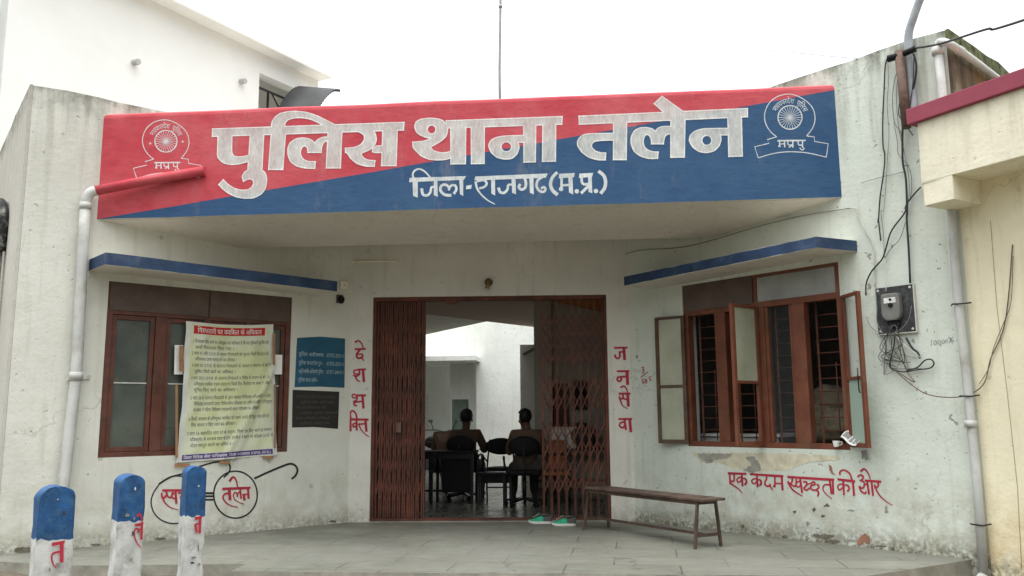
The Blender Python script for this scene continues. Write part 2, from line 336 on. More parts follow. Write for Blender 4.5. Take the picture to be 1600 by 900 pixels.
k.L(k.pos, nn.inputs['Vector']); k.L(nn.outputs[1], wv.inputs[0]); wv.inputs[1].default_value = (.8, .8, .8); k.L(k.pos, wv.inputs[2]); vo = k.n.new('ShaderNodeTexVoronoi'); vo.feature = 'DISTANCE_TO_EDGE'; vo.inputs['Scale'].default_value = .6; k.L(wv.outputs[0], vo.inputs['Vector'])
crk = k.math('MULTIPLY', k.ramp(vo.outputs['Distance'], 0, .010, 1, 0), k.ramp(n1, .42, .55)); col = k.mix(k.math('MULTIPLY', crk, .75), col, (.05, .046, .038))
M['floor'] = k.done(col, k.ramp(n1, .3, .7, .34, .7), k.math('ADD', k.math('ADD', n2, k.math('MULTIPLY', n4, 1.5)), k.math('MULTIPLY', b.outputs['Fac'], -2.5)), .5, .008, .45)
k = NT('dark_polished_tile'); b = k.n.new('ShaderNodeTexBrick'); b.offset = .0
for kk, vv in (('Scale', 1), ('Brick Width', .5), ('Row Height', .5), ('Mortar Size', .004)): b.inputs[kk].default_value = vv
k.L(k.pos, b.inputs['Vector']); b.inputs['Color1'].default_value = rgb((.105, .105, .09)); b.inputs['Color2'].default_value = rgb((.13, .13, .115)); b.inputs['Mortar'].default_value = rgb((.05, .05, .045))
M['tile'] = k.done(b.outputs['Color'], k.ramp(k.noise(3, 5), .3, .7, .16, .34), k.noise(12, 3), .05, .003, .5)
k = NT('dirt_ground'); n1 = k.noise(1.1, 7, .65); n2 = k.noise(18, 6, .7)
col = k.mix(k.ramp(n1, .3, .7), (.085, .072, .055), (.15, .13, .10)); col = k.mix(k.ramp(n2, .5, .75, 0, .4), col, (.20, .185, .155))
M['dirt'] = k.done(col, .95, k.math('ADD', n2, n1), .7, .03, .15)
M['cement'] = plain('plinth_cement', (.26, .25, .21), .9, .3, 5, bs=.5, dirt=(.12, .11, .08), damt=.6)
# ------------------------------------------------------------------ painted lettering
def cat(pts, per=5):
    if len(pts) < 3: return [Vector(p) for p in pts]
    P = [Vector(p) for p in pts]; P = [P[0]*2-P[1]] + P + [P[-1]*2-P[-2]]; out = []
    for i in range(1, len(P)-2):
        for j in range(per):
            t = j/per; a, b, c, d = P[i-1], P[i], P[i+1], P[i+2]
            out.append(.5*((2*b) + (c-a)*t + (2*a-5*b+4*c-d)*t*t + (3*b-a-3*c+d)*t*t*t))
    out.append(P[-2]); return out
BR = 1.0                                # how loaded the brush is
def stroke(pts, w0, w1=None, curve=True):
    """brush stroke -> list of quads"""
    w1 = w0 if w1 is None else w1
    w0, w1 = w0*BR, w1*BR
    q = cat([(x, y, 0) for x, y in pts]) if curve and len(pts) > 2 else [Vector((x, y, 0)) for x, y in pts]
    n = len(q); Ls, Rs = [], []
    for i in range(n):
        t = (q[min(i+1, n-1)]-q[max(i-1, 0)]); t = t.normalized() if t.length else Vector((1, 0, 0))
        nn = Vector((-t.y, t.x, 0)); hw = (w0+(w1-w0)*i/(n-1))/2
        e = t*(-hw*.3 if i == 0 else hw*.3 if i == n-1 else 0)
        Ls.append(q[i]+nn*hw+e); Rs.append(q[i]-nn*hw+e)
    return [[tuple(p[:2]) for p in (Ls[i], Ls[i+1], Rs[i+1], Rs[i])] for i in range(n-1)]
def circ(cx, cy, rx, ry=None, n=20):
    ry = ry or rx; return [(cx+rx*math.cos(2*math.pi*i/n), cy+ry*math.sin(2*math.pi*i/n)) for i in range(n)]
def smoothpoly(pts, per=3):
    """rounds the obtuse corners of a traced outline, keeps the sharp ones"""
    P = [Vector((x, y)) for x, y in pts]; n = len(P); out = []
    for i in range(n):
        a, b, c = P[i-1], P[i], P[(i+1) % n]
        ang = (b-a).angle(c-b, 0)
        if ang > R_(58) or (b-a).length < 1e-6: out.append(tuple(b)); continue
        p, q = b+(a-b)*.3, b+(c-b)*.3
        for j in range(per): 
            t = j/(per-1); out.append(tuple(p*(1-t)**2 + b*2*t*(1-t) + q*t*t))
    return out
def wind(pt, poly):
    x, y = pt; wn = 0
    for i in range(len(poly)):
        x0, y0 = poly[i-1]; x1, y1 = poly[i]
        if y0 <= y:
            if y1 > y and (x1-x0)*(y-y0)-(x-x0)*(y1-y0) > 0: wn += 1
        elif y1 <= y and (x1-x0)*(y-y0)-(x-x0)*(y1-y0) < 0: wn -= 1
    return wn
def union(polys, holes=(), eps=1e-4):
    vs, es = [], []
    for p in list(polys)+list(holes):
        b = len(vs); vs += [Vector(q) for q in p]; es += [(b+i, b+(i+1) % len(p)) for i in range(len(p))]
    V, E, F, _, _, _ = delaunay_2d_cdt(vs, es, [], 0, eps)
    bb = [(min(q[0] for q in p), max(q[0] for q in p), min(q[1] for q in p), max(q[1] for q in p), p) for p in polys]
    keep = []
    for f in F:
        cx = sum(V[i][0] for i in f)/len(f); cy = sum(V[i][1] for i in f)/len(f)
        if any(wind((cx, cy), h) for h in holes): continue
        if any(b[0] <= cx <= b[1] and b[2] <= cy <= b[3] and wind((cx, cy), b[4]) for b in bb): keep.append(list(f))
    return V, keep
def paint(name, parent, mp, groups, mat, label=None, outline=None):
    """groups: list of (polys, holes) in drawing units, mp maps a drawing point to 3D (with lift d)"""
    mb = MB(); ob = MB()
    for polys, holes in groups:
        V, F = union(polys, holes)
        mb.add([mp(v[0], v[1], 0) for v in V], F)
        if outline:
            cnt = {}
            for f in F:
                for i in range(len(f)):
                    a, b = f[i-1], f[i]; cnt.setdefault((min(a, b), max(a, b)), []).append((a, b))
            for kk, l in cnt.items():
                if len(l) == 1:
                    a, b = V[l[0][0]], V[l[0][1]]; a, b = Vector(a), Vector(b); t = (b-a)
                    if t.length < 1e-6: continue
                    t.normalize(); nn = Vector((-t.y, t.x))*outline
                    a2, b2 = a-t*outline*.5, b+t*outline*.5
                    ob.add([mp(*p, .0012+random.random()*.0008) for p in (a2-nn*.4, b2-nn*.4, b2+nn*.6, a2+nn*.6)], [(0, 1, 2, 3)])
    o = mb.build(name, mat, parent, recalc=False)
    if label: o['label'] = label
    if outline: ob.build('letter_outline', M['letteredge'], parent, recalc=False)
    return o
def crop(F, x0, y0, sc, lift=.003, off=0):
    return lambda x, y, d=0: F.pt(x0+x/sc, y0+y/sc, off+lift+d)
_tc = {}
def text_mesh(s, h=1.0):
    """flat 2D text (verts, faces, width), Blender's own built-in font"""
    if s not in _tc:
        c = bpy.data.curves.new('t', 'FONT'); c.body = s; c.size = 1; c.resolution_u = 2
        o = bpy.data.objects.new('t', c); COL.objects.link(o)
        m = bpy.data.meshes.new_from_object(o.evaluated_get(bpy.context.evaluated_depsgraph_get()))
        _tc[s] = ([(v.co.x, v.co.y) for v in m.vertices], [tuple(p.vertices) for p in m.polygons])
        bpy.data.objects.remove(o); bpy.data.curves.remove(c); bpy.data.meshes.remove(m)
    v, f = _tc[s]; wd = max([p[0] for p in v] or [1]); return v, f, wd
def text_on(mb, s, mp, x, y, width, h):
    v, f, wd = text_mesh(s); mb.add([mp(x+p[0]/wd*width, y+p[1]*h, 0) for p in v], f)

# ------------------------------------------------------------------ walls
def wall(mb, F, t0, t1, z0, z1, ops=(), th=.23, jit=0.0, mi=0, step=.3, slope=0):
    ts = {t0, t1}; zs = {z0, z1}
    for a, b, c, e in ops: ts |= {a, b}; zs |= {c, e}
    n = int((t1-t0)/step); ts |= {t0+(t1-t0)*i/n for i in range(1, n)} if n > 1 else set()
    ts = sorted(ts); zs = sorted(q for q in zs if z0 <= q <= z1); V = {}; vs = []
    def vid(i, j, d):
        if (i, j, d) not in V:
            z = zs[j]
            if j == len(zs)-1: z += slope*(ts[i]-t0) + jit*(mnoise.noise(Vector((ts[i]*4.3, z0+7.7, 1.3)))*1.6 + .4*mnoise.noise(Vector((ts[i]*17, 3, 1))))
            V[i, j, d] = len(vs); vs.append(F.P(ts[i], z, -th*d))
        return V[i, j, d]
    def solid(i, j):
        if not (0 <= i < len(ts)-1 and 0 <= j < len(zs)-1): return False
        t, z = (ts[i]+ts[i+1])/2, (zs[j]+zs[j+1])/2
        return not any(a < t < b and c < z < e for a, b, c, e in ops)
    fs = []
    for i in range(len(ts)-1):
        for j in range(len(zs)-1):
            if not solid(i, j): continue
            for d in (0, 1): fs.append([vid(i, j, d), vid(i+1, j, d), vid(i+1, j+1, d), vid(i, j+1, d)])
            for (di, dj, a, b) in ((-1, 0, (i, j), (i, j+1)), (1, 0, (i+1, j), (i+1, j+1)), (0, -1, (i, j), (i+1, j)), (0, 1, (i, j+1), (i+1, j+1))):
                if not solid(i+di, j+dj): fs.append([vid(*a, 0), vid(*b, 0), vid(*b, 1), vid(*a, 1)])
    mb.add(vs, fs, mi)
st = thing('police_station', 'white single storey police station with red and blue name board and angled wings', 'building', (-1.07, 9.5, 0))
from mathutils import Matrix as _M
def kid(mb, name, mats, parent=st, label=None, **kw):
    o = mb.build(name, mats, None, **kw); o.parent = parent
    o.matrix_parent_inverse = _inv(parent)
    if label: o['label'] = label
    return o
def _inv(p):
    m = Matrix.Identity(4); q = p
    while q: m = m @ Matrix.Identity(4); q = q.parent
    return world(p).inverted()
def world(o):
    m = Matrix.LocRotScale(o.location, o.rotation_euler, None)
    return (world(o.parent) @ o.matrix_parent_inverse @ m) if o.parent else m
def paintk(name, parent, *a, **kw):
    before = set(bpy.data.objects); o = paint(name, None, *a, **kw)
    for q in set(bpy.data.objects)-before: q.parent = parent; q.matrix_parent_inverse = world(parent).inverted()
    return o
TL, TR = 6.18, 6.19
OPL = (3.345, 5.36, .85, 2.63); OPR = (3.075, 5.005, .885, 2.70)
mb = MB(); wall(mb, FL, 2.546, TL, -.4, 4.545, [OPL], jit=.016); wl = kid(mb, 'wing_wall', M['wallL'], label='left wing wall with weathered white plaster')
mb = MB(); wall(mb, FR, 2.263, TR, -.4, 4.69, [OPR], jit=.016); wr = kid(mb, 'wing_wall', M['wallR'], label='right wing wall with peeling greenish white plaster')
GU0, GU1, GZ = .255, 3.125, 2.70
mb = MB(); wall(mb, FC, 0, CW, -.1, 3.46, [(GU0, GU1, -.2, GZ)]); we = kid(mb, 'entrance_wall', M['wallC'])
# returns of the two wings
cl = FL.P(TL, 0); FLr = Frame(cl, (-.66, .75, 0), (-.75, -.66, 0))
FLr.O = cl + FLr.n*.03
mb = MB(); wall(mb, FLr, .0, 6, -.4, 4.545, th=.028, jit=.016); kid(mb, 'side_wall', M['side'])
cr_ = FR.P(TR, 0); FRr = Frame(cr_, (.68, .73, 0), (.73, -.68, 0))
FRr.O = cr_ + FRr.n*.03
mb = MB(); wall(mb, FRr, .0, 5, -.4, 4.69, th=.028, jit=.02); kid(mb, 'side_wall', M['moss'], label='mossy dark side wall')
# name board
zb = lambda t: 3.254 + .080*t/SW; zt = lambda t: 4.385 + .120*t/SW
mb = MB(); NB = 40
prof = [(0, 0, 0), (0, 1, -.05), (-.006, 1, -.022), (-.022, 1, -.006), (-.05, 1, 0), (-.15, 1, 0), (-.15, 0, 0)]
vs, fs = [], []
def nbp(t, d, top, dz): 
    return FS.P(t, (zt(t) if top else zb(t)) + dz + (.006*mnoise.noise(Vector((t*1.3, 2, 5))) if top else .004*mnoise.noise(Vector((t*1.9, 8, 5)))), d)
for i in range(NB+1):
    t = SW*i/NB; vs += [nbp(t, d, tp, dz) for d, tp, dz in prof]
np_ = len(prof); fb_ = []
for i in range(NB):
    for j in range(1, np_):
        jj = (j+1) % np_; (fs if j < np_-1 else fb_).append((i*np_+j, i*np_+jj, (i+1)*np_+jj, (i+1)*np_+j))
mb.add(vs, fs, 0); mb.add(vs, fb_, 2); mb.add(vs[:np_], [tuple(range(np_))], 2); mb.add(vs[-np_:], [tuple(range(np_))[::-1]], 2)
# front face: red above the diagonal, blue below it
for i in range(NB):
    q = []
    for t in (SW*i/NB, SW*(i+1)/NB):
        b = nbp(t, 0, False, 0); tp = nbp(t, 0, True, -.05); mid = b.lerp(tp, t/SW*.985); q.append((b, mid, tp))
    if i: mb.add([q[0][0], q[1][0], q[1][1], q[0][1]], [(0, 1, 2, 3)], 1)
    else: mb.add([q[0][0], q[1][0], q[1][1]], [(0, 1, 2)], 1)
    mb.add([q[0][1], q[1][1], q[1][2], q[0][2]], [(0, 1, 2, 3)], 0)
board = kid(mb, 'name_board', [M['signred'], M['signblue'], M['wallL']], recalc=True)
# main words, traced as brush shapes on the board
cA = crop(FS, 320, 160, 5, .0018); cB = crop(FS, 630, 140, 5, .0018); cC = crop(FS, 890, 140, 5, .0018); cD = crop(FS, 630, 250, 4.848, .0018)
SP = smoothpoly
gA = [([[(60, 207), (1558, 155), (1553, 217), (58, 267)],
  SP([(103, 258), (97, 410), (106, 435), (122, 455), (150, 475), (200, 487), (270, 482), (345, 460), (345, 412), (290, 425), (245, 425), (225, 415), (215, 400), (210, 380), (213, 255)]),
  [(355, 250), (462, 246), (447, 532), (335, 532)],
  SP([(335, 528), (447, 528), (470, 548), (482, 575), (485, 610), (475, 670), (445, 715), (380, 748), (310, 750), (240, 738), (180, 708), (135, 672), (108, 642), (145, 603), (180, 640), (230, 672), (290, 687), (340, 682), (370, 660), (383, 630), (375, 605), (350, 597), (325, 605), (302, 618), (290, 580), (310, 545)]),
  [(518, 240), (632, 236), (610, 525), (498, 525)],
  SP([(580, 217), (525, 205), (519, 175), (528, 145), (550, 112), (590, 85), (650, 71), (720, 68), (800, 78), (880, 105), (950, 140), (1010, 170), (1045, 190), (1045, 215), (960, 205), (900, 165), (830, 132), (760, 120), (700, 122), (650, 135), (628, 160), (625, 205)]),
  SP([(865, 462), (860, 517), (790, 515), (720, 500), (670, 465), (648, 410), (647, 360), (665, 315), (710, 285), (760, 276), (810, 282), (845, 300), (857, 320), (880, 290), (920, 272), (970, 268), (970, 300), (940, 305), (922, 325), (912, 355), (910, 392), (805, 392), (803, 362), (795, 347), (775, 340), (757, 355), (747, 385), (750, 415), (770, 445), (810, 463)]),
  [(962, 236), (1072, 233), (1060, 513), (948, 513)],
  SP([(1165, 215), (1315, 212), (1335, 250), (1342, 290), (1330, 330), (1290, 370), (1235, 393), (1222, 402), (1235, 430), (1270, 450), (1330, 455), (1325, 500), (1260, 500), (1190, 480), (1140, 440), (1112, 395), (1098, 393), (1098, 358), (1170, 352), (1220, 330), (1248, 290), (1245, 255), (1215, 235)]),
  [(1308, 362), (1340, 340), (1395, 338), (1395, 392), (1330, 394), (1310, 386)],
  [(1390, 210), (1505, 206), (1495, 495), (1380, 495)]], [])]
gB = [([[(335, 243), (1243, 210), (1240, 272), (340, 301)],
  SP([(338, 270), (350, 320), (335, 365), (300, 400), (250, 430), (220, 445), (215, 455), (240, 480), (300, 495), (345, 490), (385, 478), (385, 530), (340, 545), (280, 552), (200, 545), (140, 520), (100, 480), (75, 450), (75, 410), (150, 405), (200, 390), (215, 380), (180, 375), (130, 355), (98, 325), (88, 285), (100, 250), (140, 230), (200, 222), (260, 225), (310, 240)]),
  [(370, 290), (490, 286), (487, 580), (372, 582)], [(530, 285), (635, 280), (633, 578), (532, 580)],
  SP([(955, 357), (950, 412), (898, 412), (908, 450), (890, 505), (850, 540), (790, 545), (730, 530), (685, 490), (665, 440), (680, 400), (720, 375), (780, 362)]),
  [(940, 270), (1037, 268), (1033, 565), (943, 568)], [(1090, 265), (1193, 260), (1190, 560), (1087, 562)]],
  [circ(222, 312, 33, 34), circ(806, 447, 40, 38)])]
gC = [([[(72, 207), (1390, 147), (1390, 213), (75, 272)], [(660, 110), (722, 52), (890, 172), (885, 200), (760, 200)],
  SP([(348, 340), (348, 395), (250, 397), (195, 404), (173, 425), (172, 450), (200, 480), (240, 493), (283, 495), (280, 550), (220, 550), (150, 530), (95, 490), (62, 440), (60, 405), (80, 370), (115, 350), (170, 343)]),
  [(342, 252), (447, 246), (443, 548), (342, 548)],
  SP([(692, 487), (688, 538), (620, 540), (550, 520), (500, 480), (478, 420), (480, 370), (505, 320), (550, 297), (600, 295), (645, 305), (668, 325), (690, 300), (725, 287), (795, 287), (795, 345), (762, 350), (742, 370), (733, 425), (640, 425), (637, 390), (622, 357), (600, 350), (582, 370), (574, 410), (585, 450), (615, 475), (650, 485)]),
  [(790, 230), (903, 226), (897, 528), (790, 530)],
  SP([(1245, 302), (1245, 355), (1178, 355), (1185, 390), (1170, 440), (1130, 480), (1070, 495), (1010, 485), (960, 450), (933, 400), (940, 360), (975, 325), (1040, 305), (1120, 303)]),
  [(1235, 212), (1343, 208), (1350, 520), (1243, 523)]], [circ(1072, 397, 38, 38)])]
for mp_, g in ((cA, gA), (cB, gB), (cC, gC)): paintk('lettering', board, mp_, g, M['letter'], outline=9)
def SK(*l):
    out = []
    for q in l:
        if isinstance(q[0], tuple) and len(q) >= 3 and isinstance(q[-1], tuple): out.append(list(q))       # polygon
        else: out += stroke(*q)
    return out
P_ = lambda *p: tuple(p)
gD = [(SK(P_((50, 135), (475, 122), (460, 150), (45, 168)), P_((70, 160), (110, 158), (110, 285), (75, 272)),
  ([(78, 140), (72, 108), (88, 80), (122, 68), (160, 85), (195, 120), (222, 155)], 15, 12),
  P_((232, 145), (258, 145), (262, 280), (232, 266)), ([(140, 218), (150, 260), (180, 268), (205, 245), (213, 208), (238, 204)], 22, 15),
  ([(362, 268), (312, 262), (282, 228), (290, 195), (320, 187), (345, 205), (347, 228)], 22, 18), ([(345, 215), (368, 192), (395, 195), (402, 222), (385, 255)], 16, 20),
  P_((425, 140), (455, 140), (455, 272), (430, 260)), P_((478, 195), (520, 188), (515, 218), (475, 222)),
  P_((545, 125), (1095, 102), (1080, 135), (540, 155)), ([(560, 160), (610, 152), (632, 178), (612, 205), (578, 214)], 20, 16), ([(548, 165), (560, 215), (590, 260), (640, 305), (695, 335)], 18, 7),
  P_((665, 140), (695, 140), (697, 270), (668, 255)), P_((820, 130), (850, 128), (855, 260), (825, 248)), ([(722, 212), (735, 243), (765, 248), (790, 222), (796, 190), (826, 186)], 22, 16),
  ([(922, 140), (930, 180), (920, 213), (893, 224), (876, 205), (885, 185)], 20, 20), P_((955, 125), (985, 122), (990, 262), (960, 248)),
  ([(1050, 130), (1022, 150), (1010, 195), (1030, 232), (1062, 242), (1078, 222), (1066, 205), (1046, 215)], 20, 18),
  ([(1165, 95), (1132, 130), (1116, 180), (1130, 228), (1168, 262)], 22, 28), P_((1180, 105), (1300, 98), (1293, 130), (1178, 140)), ([(1200, 130), (1200, 215)], 19), P_(*circ(1196, 220, 17)), ([(1195, 193), (1265, 188)], 17),
  P_((1250, 125), (1282, 124), (1288, 262), (1256, 246)), P_(*circ(1315, 237, 17)), P_((1335, 103), (1440, 97), (1432, 127), (1330, 137)), P_((1400, 120), (1428, 118), (1432, 252), (1404, 242)),
  ([(1352, 125), (1354, 168), (1372, 184), (1408, 180)], 19), ([(1408, 192), (1350, 250)], 22), P_(*circ(1460, 235, 17)), ([(1482, 85), (1520, 120), (1533, 165), (1525, 213), (1497, 252)], 26, 26)), [])]
paintk('lettering', board, cD, gD, M['letter2'])
# the two round emblems
def emblem(mp, stars, clip=None):
    g = []
    ringp = [(370, 580), (310, 530), (262, 460), (240, 380), (248, 300), (290, 215), (360, 155), (440, 125), (525, 120), (620, 150), (710, 210), (765, 280), (785, 360), (780, 430), (750, 500), (697, 568)]
    rib = [(372, 580), (270, 610), (290, 650), (133, 688), (172, 808), (330, 762), (500, 742), (700, 754), (908, 800), (928, 655), (780, 630), (778, 582), (695, 570)]
    pl = stroke(ringp, 10) + stroke(rib[:5], 10, curve=False) + stroke(rib[4:9], 10) + stroke(rib[8:], 10, curve=False)
    pl += stroke([(515+130*math.cos(a*math.pi/16), 370+128*math.sin(a*math.pi/16)) for a in range(33)], 13, curve=False)
    for i in range(24):
        a = 2*math.pi*i/24; c, s_ = math.cos(a), math.sin(a); pl += stroke([(515+14*c, 370+14*s_), (515+122*c, 370+120*s_)], 5, 6)
    pl.append(circ(515, 370, 20))
    if stars:
        for cx, cy in ((330, 395), (712, 375)): pl.append([(cx+(20 if i % 2 == 0 else 8)*math.sin(i*math.pi/5), cy-(20 if i % 2 == 0 else 8)*math.cos(i*math.pi/5)) for i in range(10)])
    pl += SK(P_((380, 614), (685, 611), (683, 628), (380, 631)), ([(402, 630), (402, 675)], 14), ([(390, 681), (412, 683)], 17), ([(402, 658), (458, 655)], 11), ([(456, 630), (458, 692)], 14),
      ([(492, 630), (494, 660), (512, 670), (545, 665)], 12), ([(545, 630), (546, 695)], 14), ([(545, 668), (505, 694)], 12), ([(603, 630), (605, 660), (620, 670), (650, 668)], 12), ([(650, 630), (650, 690)], 14), ([(650, 690), (667, 708), (645, 722), (620, 700)], 11))
    mb = MB()
    for part in (pl,):
        V, F = union(part); mb.add([mp(v[0], v[1], 0) for v in V], F)
    v, f, wd = text_mesh('मधयपरदेश  पुलिस'.replace('लि', 'िल'))
    a0, a1 = math.radians(205), math.radians(338); vv = []
    for x, y in v:
        a = a0+(a1-a0)*x/wd; r_ = 156+y*88; vv.append(mp(515+r_*math.cos(a), 370+r_*math.sin(a)*.97, .0004))
    mb.add(vv, f); return mb
eR = lambda x, y, d=0: FS.pt(1160+x/6.925, 130+y/6.925, .0018+d)
eL = lambda x, y, d=0: FS.pt(259.3+(x-515)/6.925*.92, 220.7+(y-370)/6.925*.92, .0018+d)
kid(emblem(eR, False), 'emblem', M['letter2'], board, recalc=False); kid(emblem(eL, True), 'emblem', M['letter2'], board, recalc=False)
# canopy slab: under-face slopes back to a beam edge, then the ceiling over the porch
mb = MB()
b0, b1 = FL.P(4.02, 3.14, -.03), FR.P(3.60, 3.19, -.03)
f0, f1 = FS.P(-.02, zb(0)-.006, -.03), FS.P(SW+.02, zb(SW)-.006, -.03)
up = lambda p, z: Vector((p.x, p.y, z))
v = [f0, f1, b1, b0, up(f0, 3.56), up(f1, 3.56), up(b1, 3.56), up(b0, 3.56)]
mb.add(v, [(0, 3, 2, 1), (4, 5, 6, 7), (0, 1, 5, 4), (2, 3, 7, 6), (1, 2, 6, 5), (3, 0, 4, 7)])
mb.prism([up(b0, 3.455), up(b1, 3.455), Vector((1.2, 10.9, 3.455)), Vector((-3.5, 10.9, 3.455))], (0, 0, .1))
kid(mb, 'canopy_slab', M['soffit'])
# sun shades over the windows
def shade(F, ta, tb, tw, za, zb_, p, th, name='sunshade'):
    mb = MB(); N = 24; pts = []
    poly = [(ta, p)] + [(ta+(tb-ta)*i/N, p) for i in range(1, N)] + [(tb, p), (tw, -.01), (ta, -.01)]
    z = lambda t: za+(zb_-za)*(t-ta)/(tb-ta)
    n = len(poly); jj = lambda t: .005*mnoise.noise(Vector((t*7, 1, 2)))
    v = [F.P(t, z(t)-th+jj(t), d) for t, d in poly] + [F.P(t, z(t)+jj(t+3), d) for t, d in poly]
    mb.add(v, [tuple(range(n))], 1); mb.add(v, [tuple(range(n, 2*n))[::-1]], 1)
    for i in range(n): 
        j = (i+1) % n; mb.add(v, [(i, j, j+n, i+n)], 0 if i <= N else 1)
    return kid(mb, name, [M['navy'], M['soffit']])
shade(FL, 3.03, 5.535, 5.56, 2.79, 2.83, .5, .118); shade(FR, 2.64, 5.077, 5.215, 2.815, 2.872, .5, .103)

# ------------------------------------------------------------------ plaster patches and wall writing (right wing)
def blob(mp, pts, name, mat, parent, jag=1.2, seed=0, lift=.002):
    rnd = random.Random(seed); P = [Vector((x, y, 0)) for x, y in pts]; out = []
    for i in range(len(P)):
        a, b = P[i], P[(i+1) % len(P)]; n = max(2, int((b-a).length/2.0))
        for j in range(n):
            q = a.lerp(b, j/n); out.append((q.x+rnd.uniform(-jag, jag), q.y+rnd.uniform(-jag, jag)))
    V, F = union([out]); mb = MB(); mb.add([mp(v[0], v[1], lift) for v in V], F)
    return kid(mb, name, mat, parent, recalc=False)
iR = lambda x, y, d=0: FR.pt(x, y, d); iL = lambda x, y, d=0: FL.pt(x, y, d)
blob(iR, [(1080, 707), (1200, 708), (1310, 712), (1312, 718), (1262, 722), (1235, 733), (1190, 738), (1150, 734), (1120, 722), (1095, 722)], 'plaster_patch', M['plas2'], wr, 1.5, 2, .0015)
blob(iR, [(1090, 709), (1146, 709), (1136, 717), (1120, 718), (1106, 724), (1094, 717)], 'plaster_patch', M['plas1'], wr, 1.5, 1, .003)
blob(iR, [(1166, 714), (1178, 713), (1186, 724), (1190, 736), (1172, 738), (1160, 736), (1174, 726)], 'plaster_patch', M['plas1'], wr, 1.5, 3, .003)
blob(iR, [(1262, 714), (1310, 712), (1308, 719), (1268, 721), (1258, 725)], 'plaster_patch', M['orange'] if 0 else M['plas2'], wr, 1, 4, .003)
blob(iR, [(1338, 850), (1340, 842), (1350, 834), (1358, 837), (1360, 848), (1354, 851), (1352, 845), (1346, 852)], 'plaster_patch', M['plas3'], wr, 1, 5, .003)
rnd = random.Random(11)
for i, (cx, cy, w_, h_) in enumerate([(1232, 832, 9, 8), (1226, 838, 6, 3), (1290, 838, 14, 5), (1312, 840, 8, 8), (1300, 846, 12, 4), (1275, 836, 5, 3), (1262, 818, 4, 5), (1292, 790, 5, 3), (1272, 796, 3, 4), (1330, 798, 8, 2), (1286, 806, 4, 3), (1242, 800, 3, 3), (1215, 825, 3, 3), (1160, 822, 3, 4), (1395, 858, 3, 4), (1334, 845, 12, 3), (1376, 853, 9, 2)]):
    blob(iR, [(cx+w_*math.cos(a*.9), cy+h_*math.sin(a*.9)*rnd.uniform(.6, 1)) for a in range(7)], 'plaster_patch', M['plas4'] if i % 3 else M['plas1'], wr, 1.1, 20+i)
blob(iR, [(1294, 725), (1299, 728), (1302, 738), (1306, 742), (1300, 741), (1296, 734)], 'plaster_patch', M['plas3'], wr, .5, 60)
for i, (cx, cy, w_, h_) in enumerate([(250, 842, 9, 2), (300, 838, 12, 2), (520, 815, 6, 2), (150, 851, 8, 2), (40, 860, 20, 6), (60, 845, 8, 5)]):
    blob(iL, [(cx+w_*math.cos(a*.9), cy+h_*math.sin(a*.9)) for a in range(7)], 'plaster_patch', M['plas4'], wl, 1.1, 80+i)
BR = 1.22
gS = [(SK(P_((40, 75), (215, 80), (215, 100), (45, 97)), ([(60, 95), (64, 150), (86, 160), (101, 148), (100, 100)], 13), ([(62, 155), (66, 185)], 15), ([(62, 175), (100, 202), (140, 230), (175, 268)], 14, 7),
  ([(172, 92), (178, 205)], 15), ([(172, 125), (145, 125), (127, 145), (137, 165), (160, 160), (172, 140)], 11), ([(178, 132), (205, 137), (216, 165), (200, 192)], 12, 15)), []),
 (SK(P_((245, 83), (560, 103), (555, 125), (250, 103)), ([(312, 102), (318, 212)], 15), ([(312, 140), (285, 136), (263, 155), (276, 180), (300, 175), (312, 155)], 11), ([(318, 145), (345, 150), (352, 180), (335, 200)], 12, 15),
  ([(402, 112), (400, 140), (386, 165), (391, 195), (420, 205), (437, 185)], 13), ([(425, 190), (457, 240)], 13, 8), ([(478, 115), (478, 195)], 13), P_(*circ(473, 205, 14, 12)), ([(478, 178), (542, 182)], 11), ([(540, 115), (550, 240)], 16)), []),
 (SK(P_((590, 108), (1030, 135), (1025, 158), (595, 130)), ([(640, 130), (636, 165), (613, 183), (598, 160)], 14), ([(600, 170), (640, 235), (690, 272), (735, 298)], 15, 7), ([(615, 178), (645, 200), (668, 205), (675, 165), (676, 140)], 12),
  ([(715, 160), (688, 165), (672, 190), (694, 213), (716, 195)], 11), ([(712, 135), (730, 265)], 16), ([(742, 165), (772, 168), (768, 200), (748, 222), (770, 242), (797, 222)], 13), ([(765, 200), (798, 180)], 10),
  ([(806, 182), (838, 165), (850, 188), (815, 200), (810, 228), (850, 242), (886, 215), (870, 186)], 13), ([(858, 240), (882, 262), (875, 298)], 12, 14), ([(985, 145), (1002, 275)], 15), ([(985, 192), (940, 192), (922, 225), (945, 270), (1005, 322)], 13, 6), ([(1013, 150), (1020, 278)], 15)), []),
 (SK(P_((1055, 130), (1222, 150), (1218, 172), (1060, 152)), ([(1110, 150), (1118, 285)], 15), ([(1110, 190), (1080, 186), (1060, 210), (1076, 240), (1106, 218)], 11), ([(1118, 195), (1150, 197), (1166, 225), (1150, 252)], 12, 15),
  ([(1198, 155), (1212, 292)], 16), ([(1195, 158), (1172, 92), (1132, 60), (1095, 60), (1078, 80), (1082, 98)], 13)), []),
 (SK(([(1245, 118), (1270, 100), (1296, 118), (1286, 144), (1264, 150)], 13), ([(1266, 150), (1300, 165), (1306, 200), (1286, 225), (1260, 205)], 13), ([(1300, 185), (1338, 190)], 11), ([(1258, 208), (1276, 250), (1310, 272), (1325, 255)], 13),
  ([(1330, 150), (1350, 280)], 15), ([(1372, 152), (1387, 292)], 15), P_((1310, 143), (1465, 153), (1460, 175), (1312, 163)), ([(1272, 68), (1305, 46), (1342, 85), (1362, 145)], 17, 8), ([(1430, 165), (1436, 200), (1412, 216), (1400, 193)], 13), ([(1402, 206), (1440, 280), (1500, 340), (1568, 383)], 13, 6)), [])]
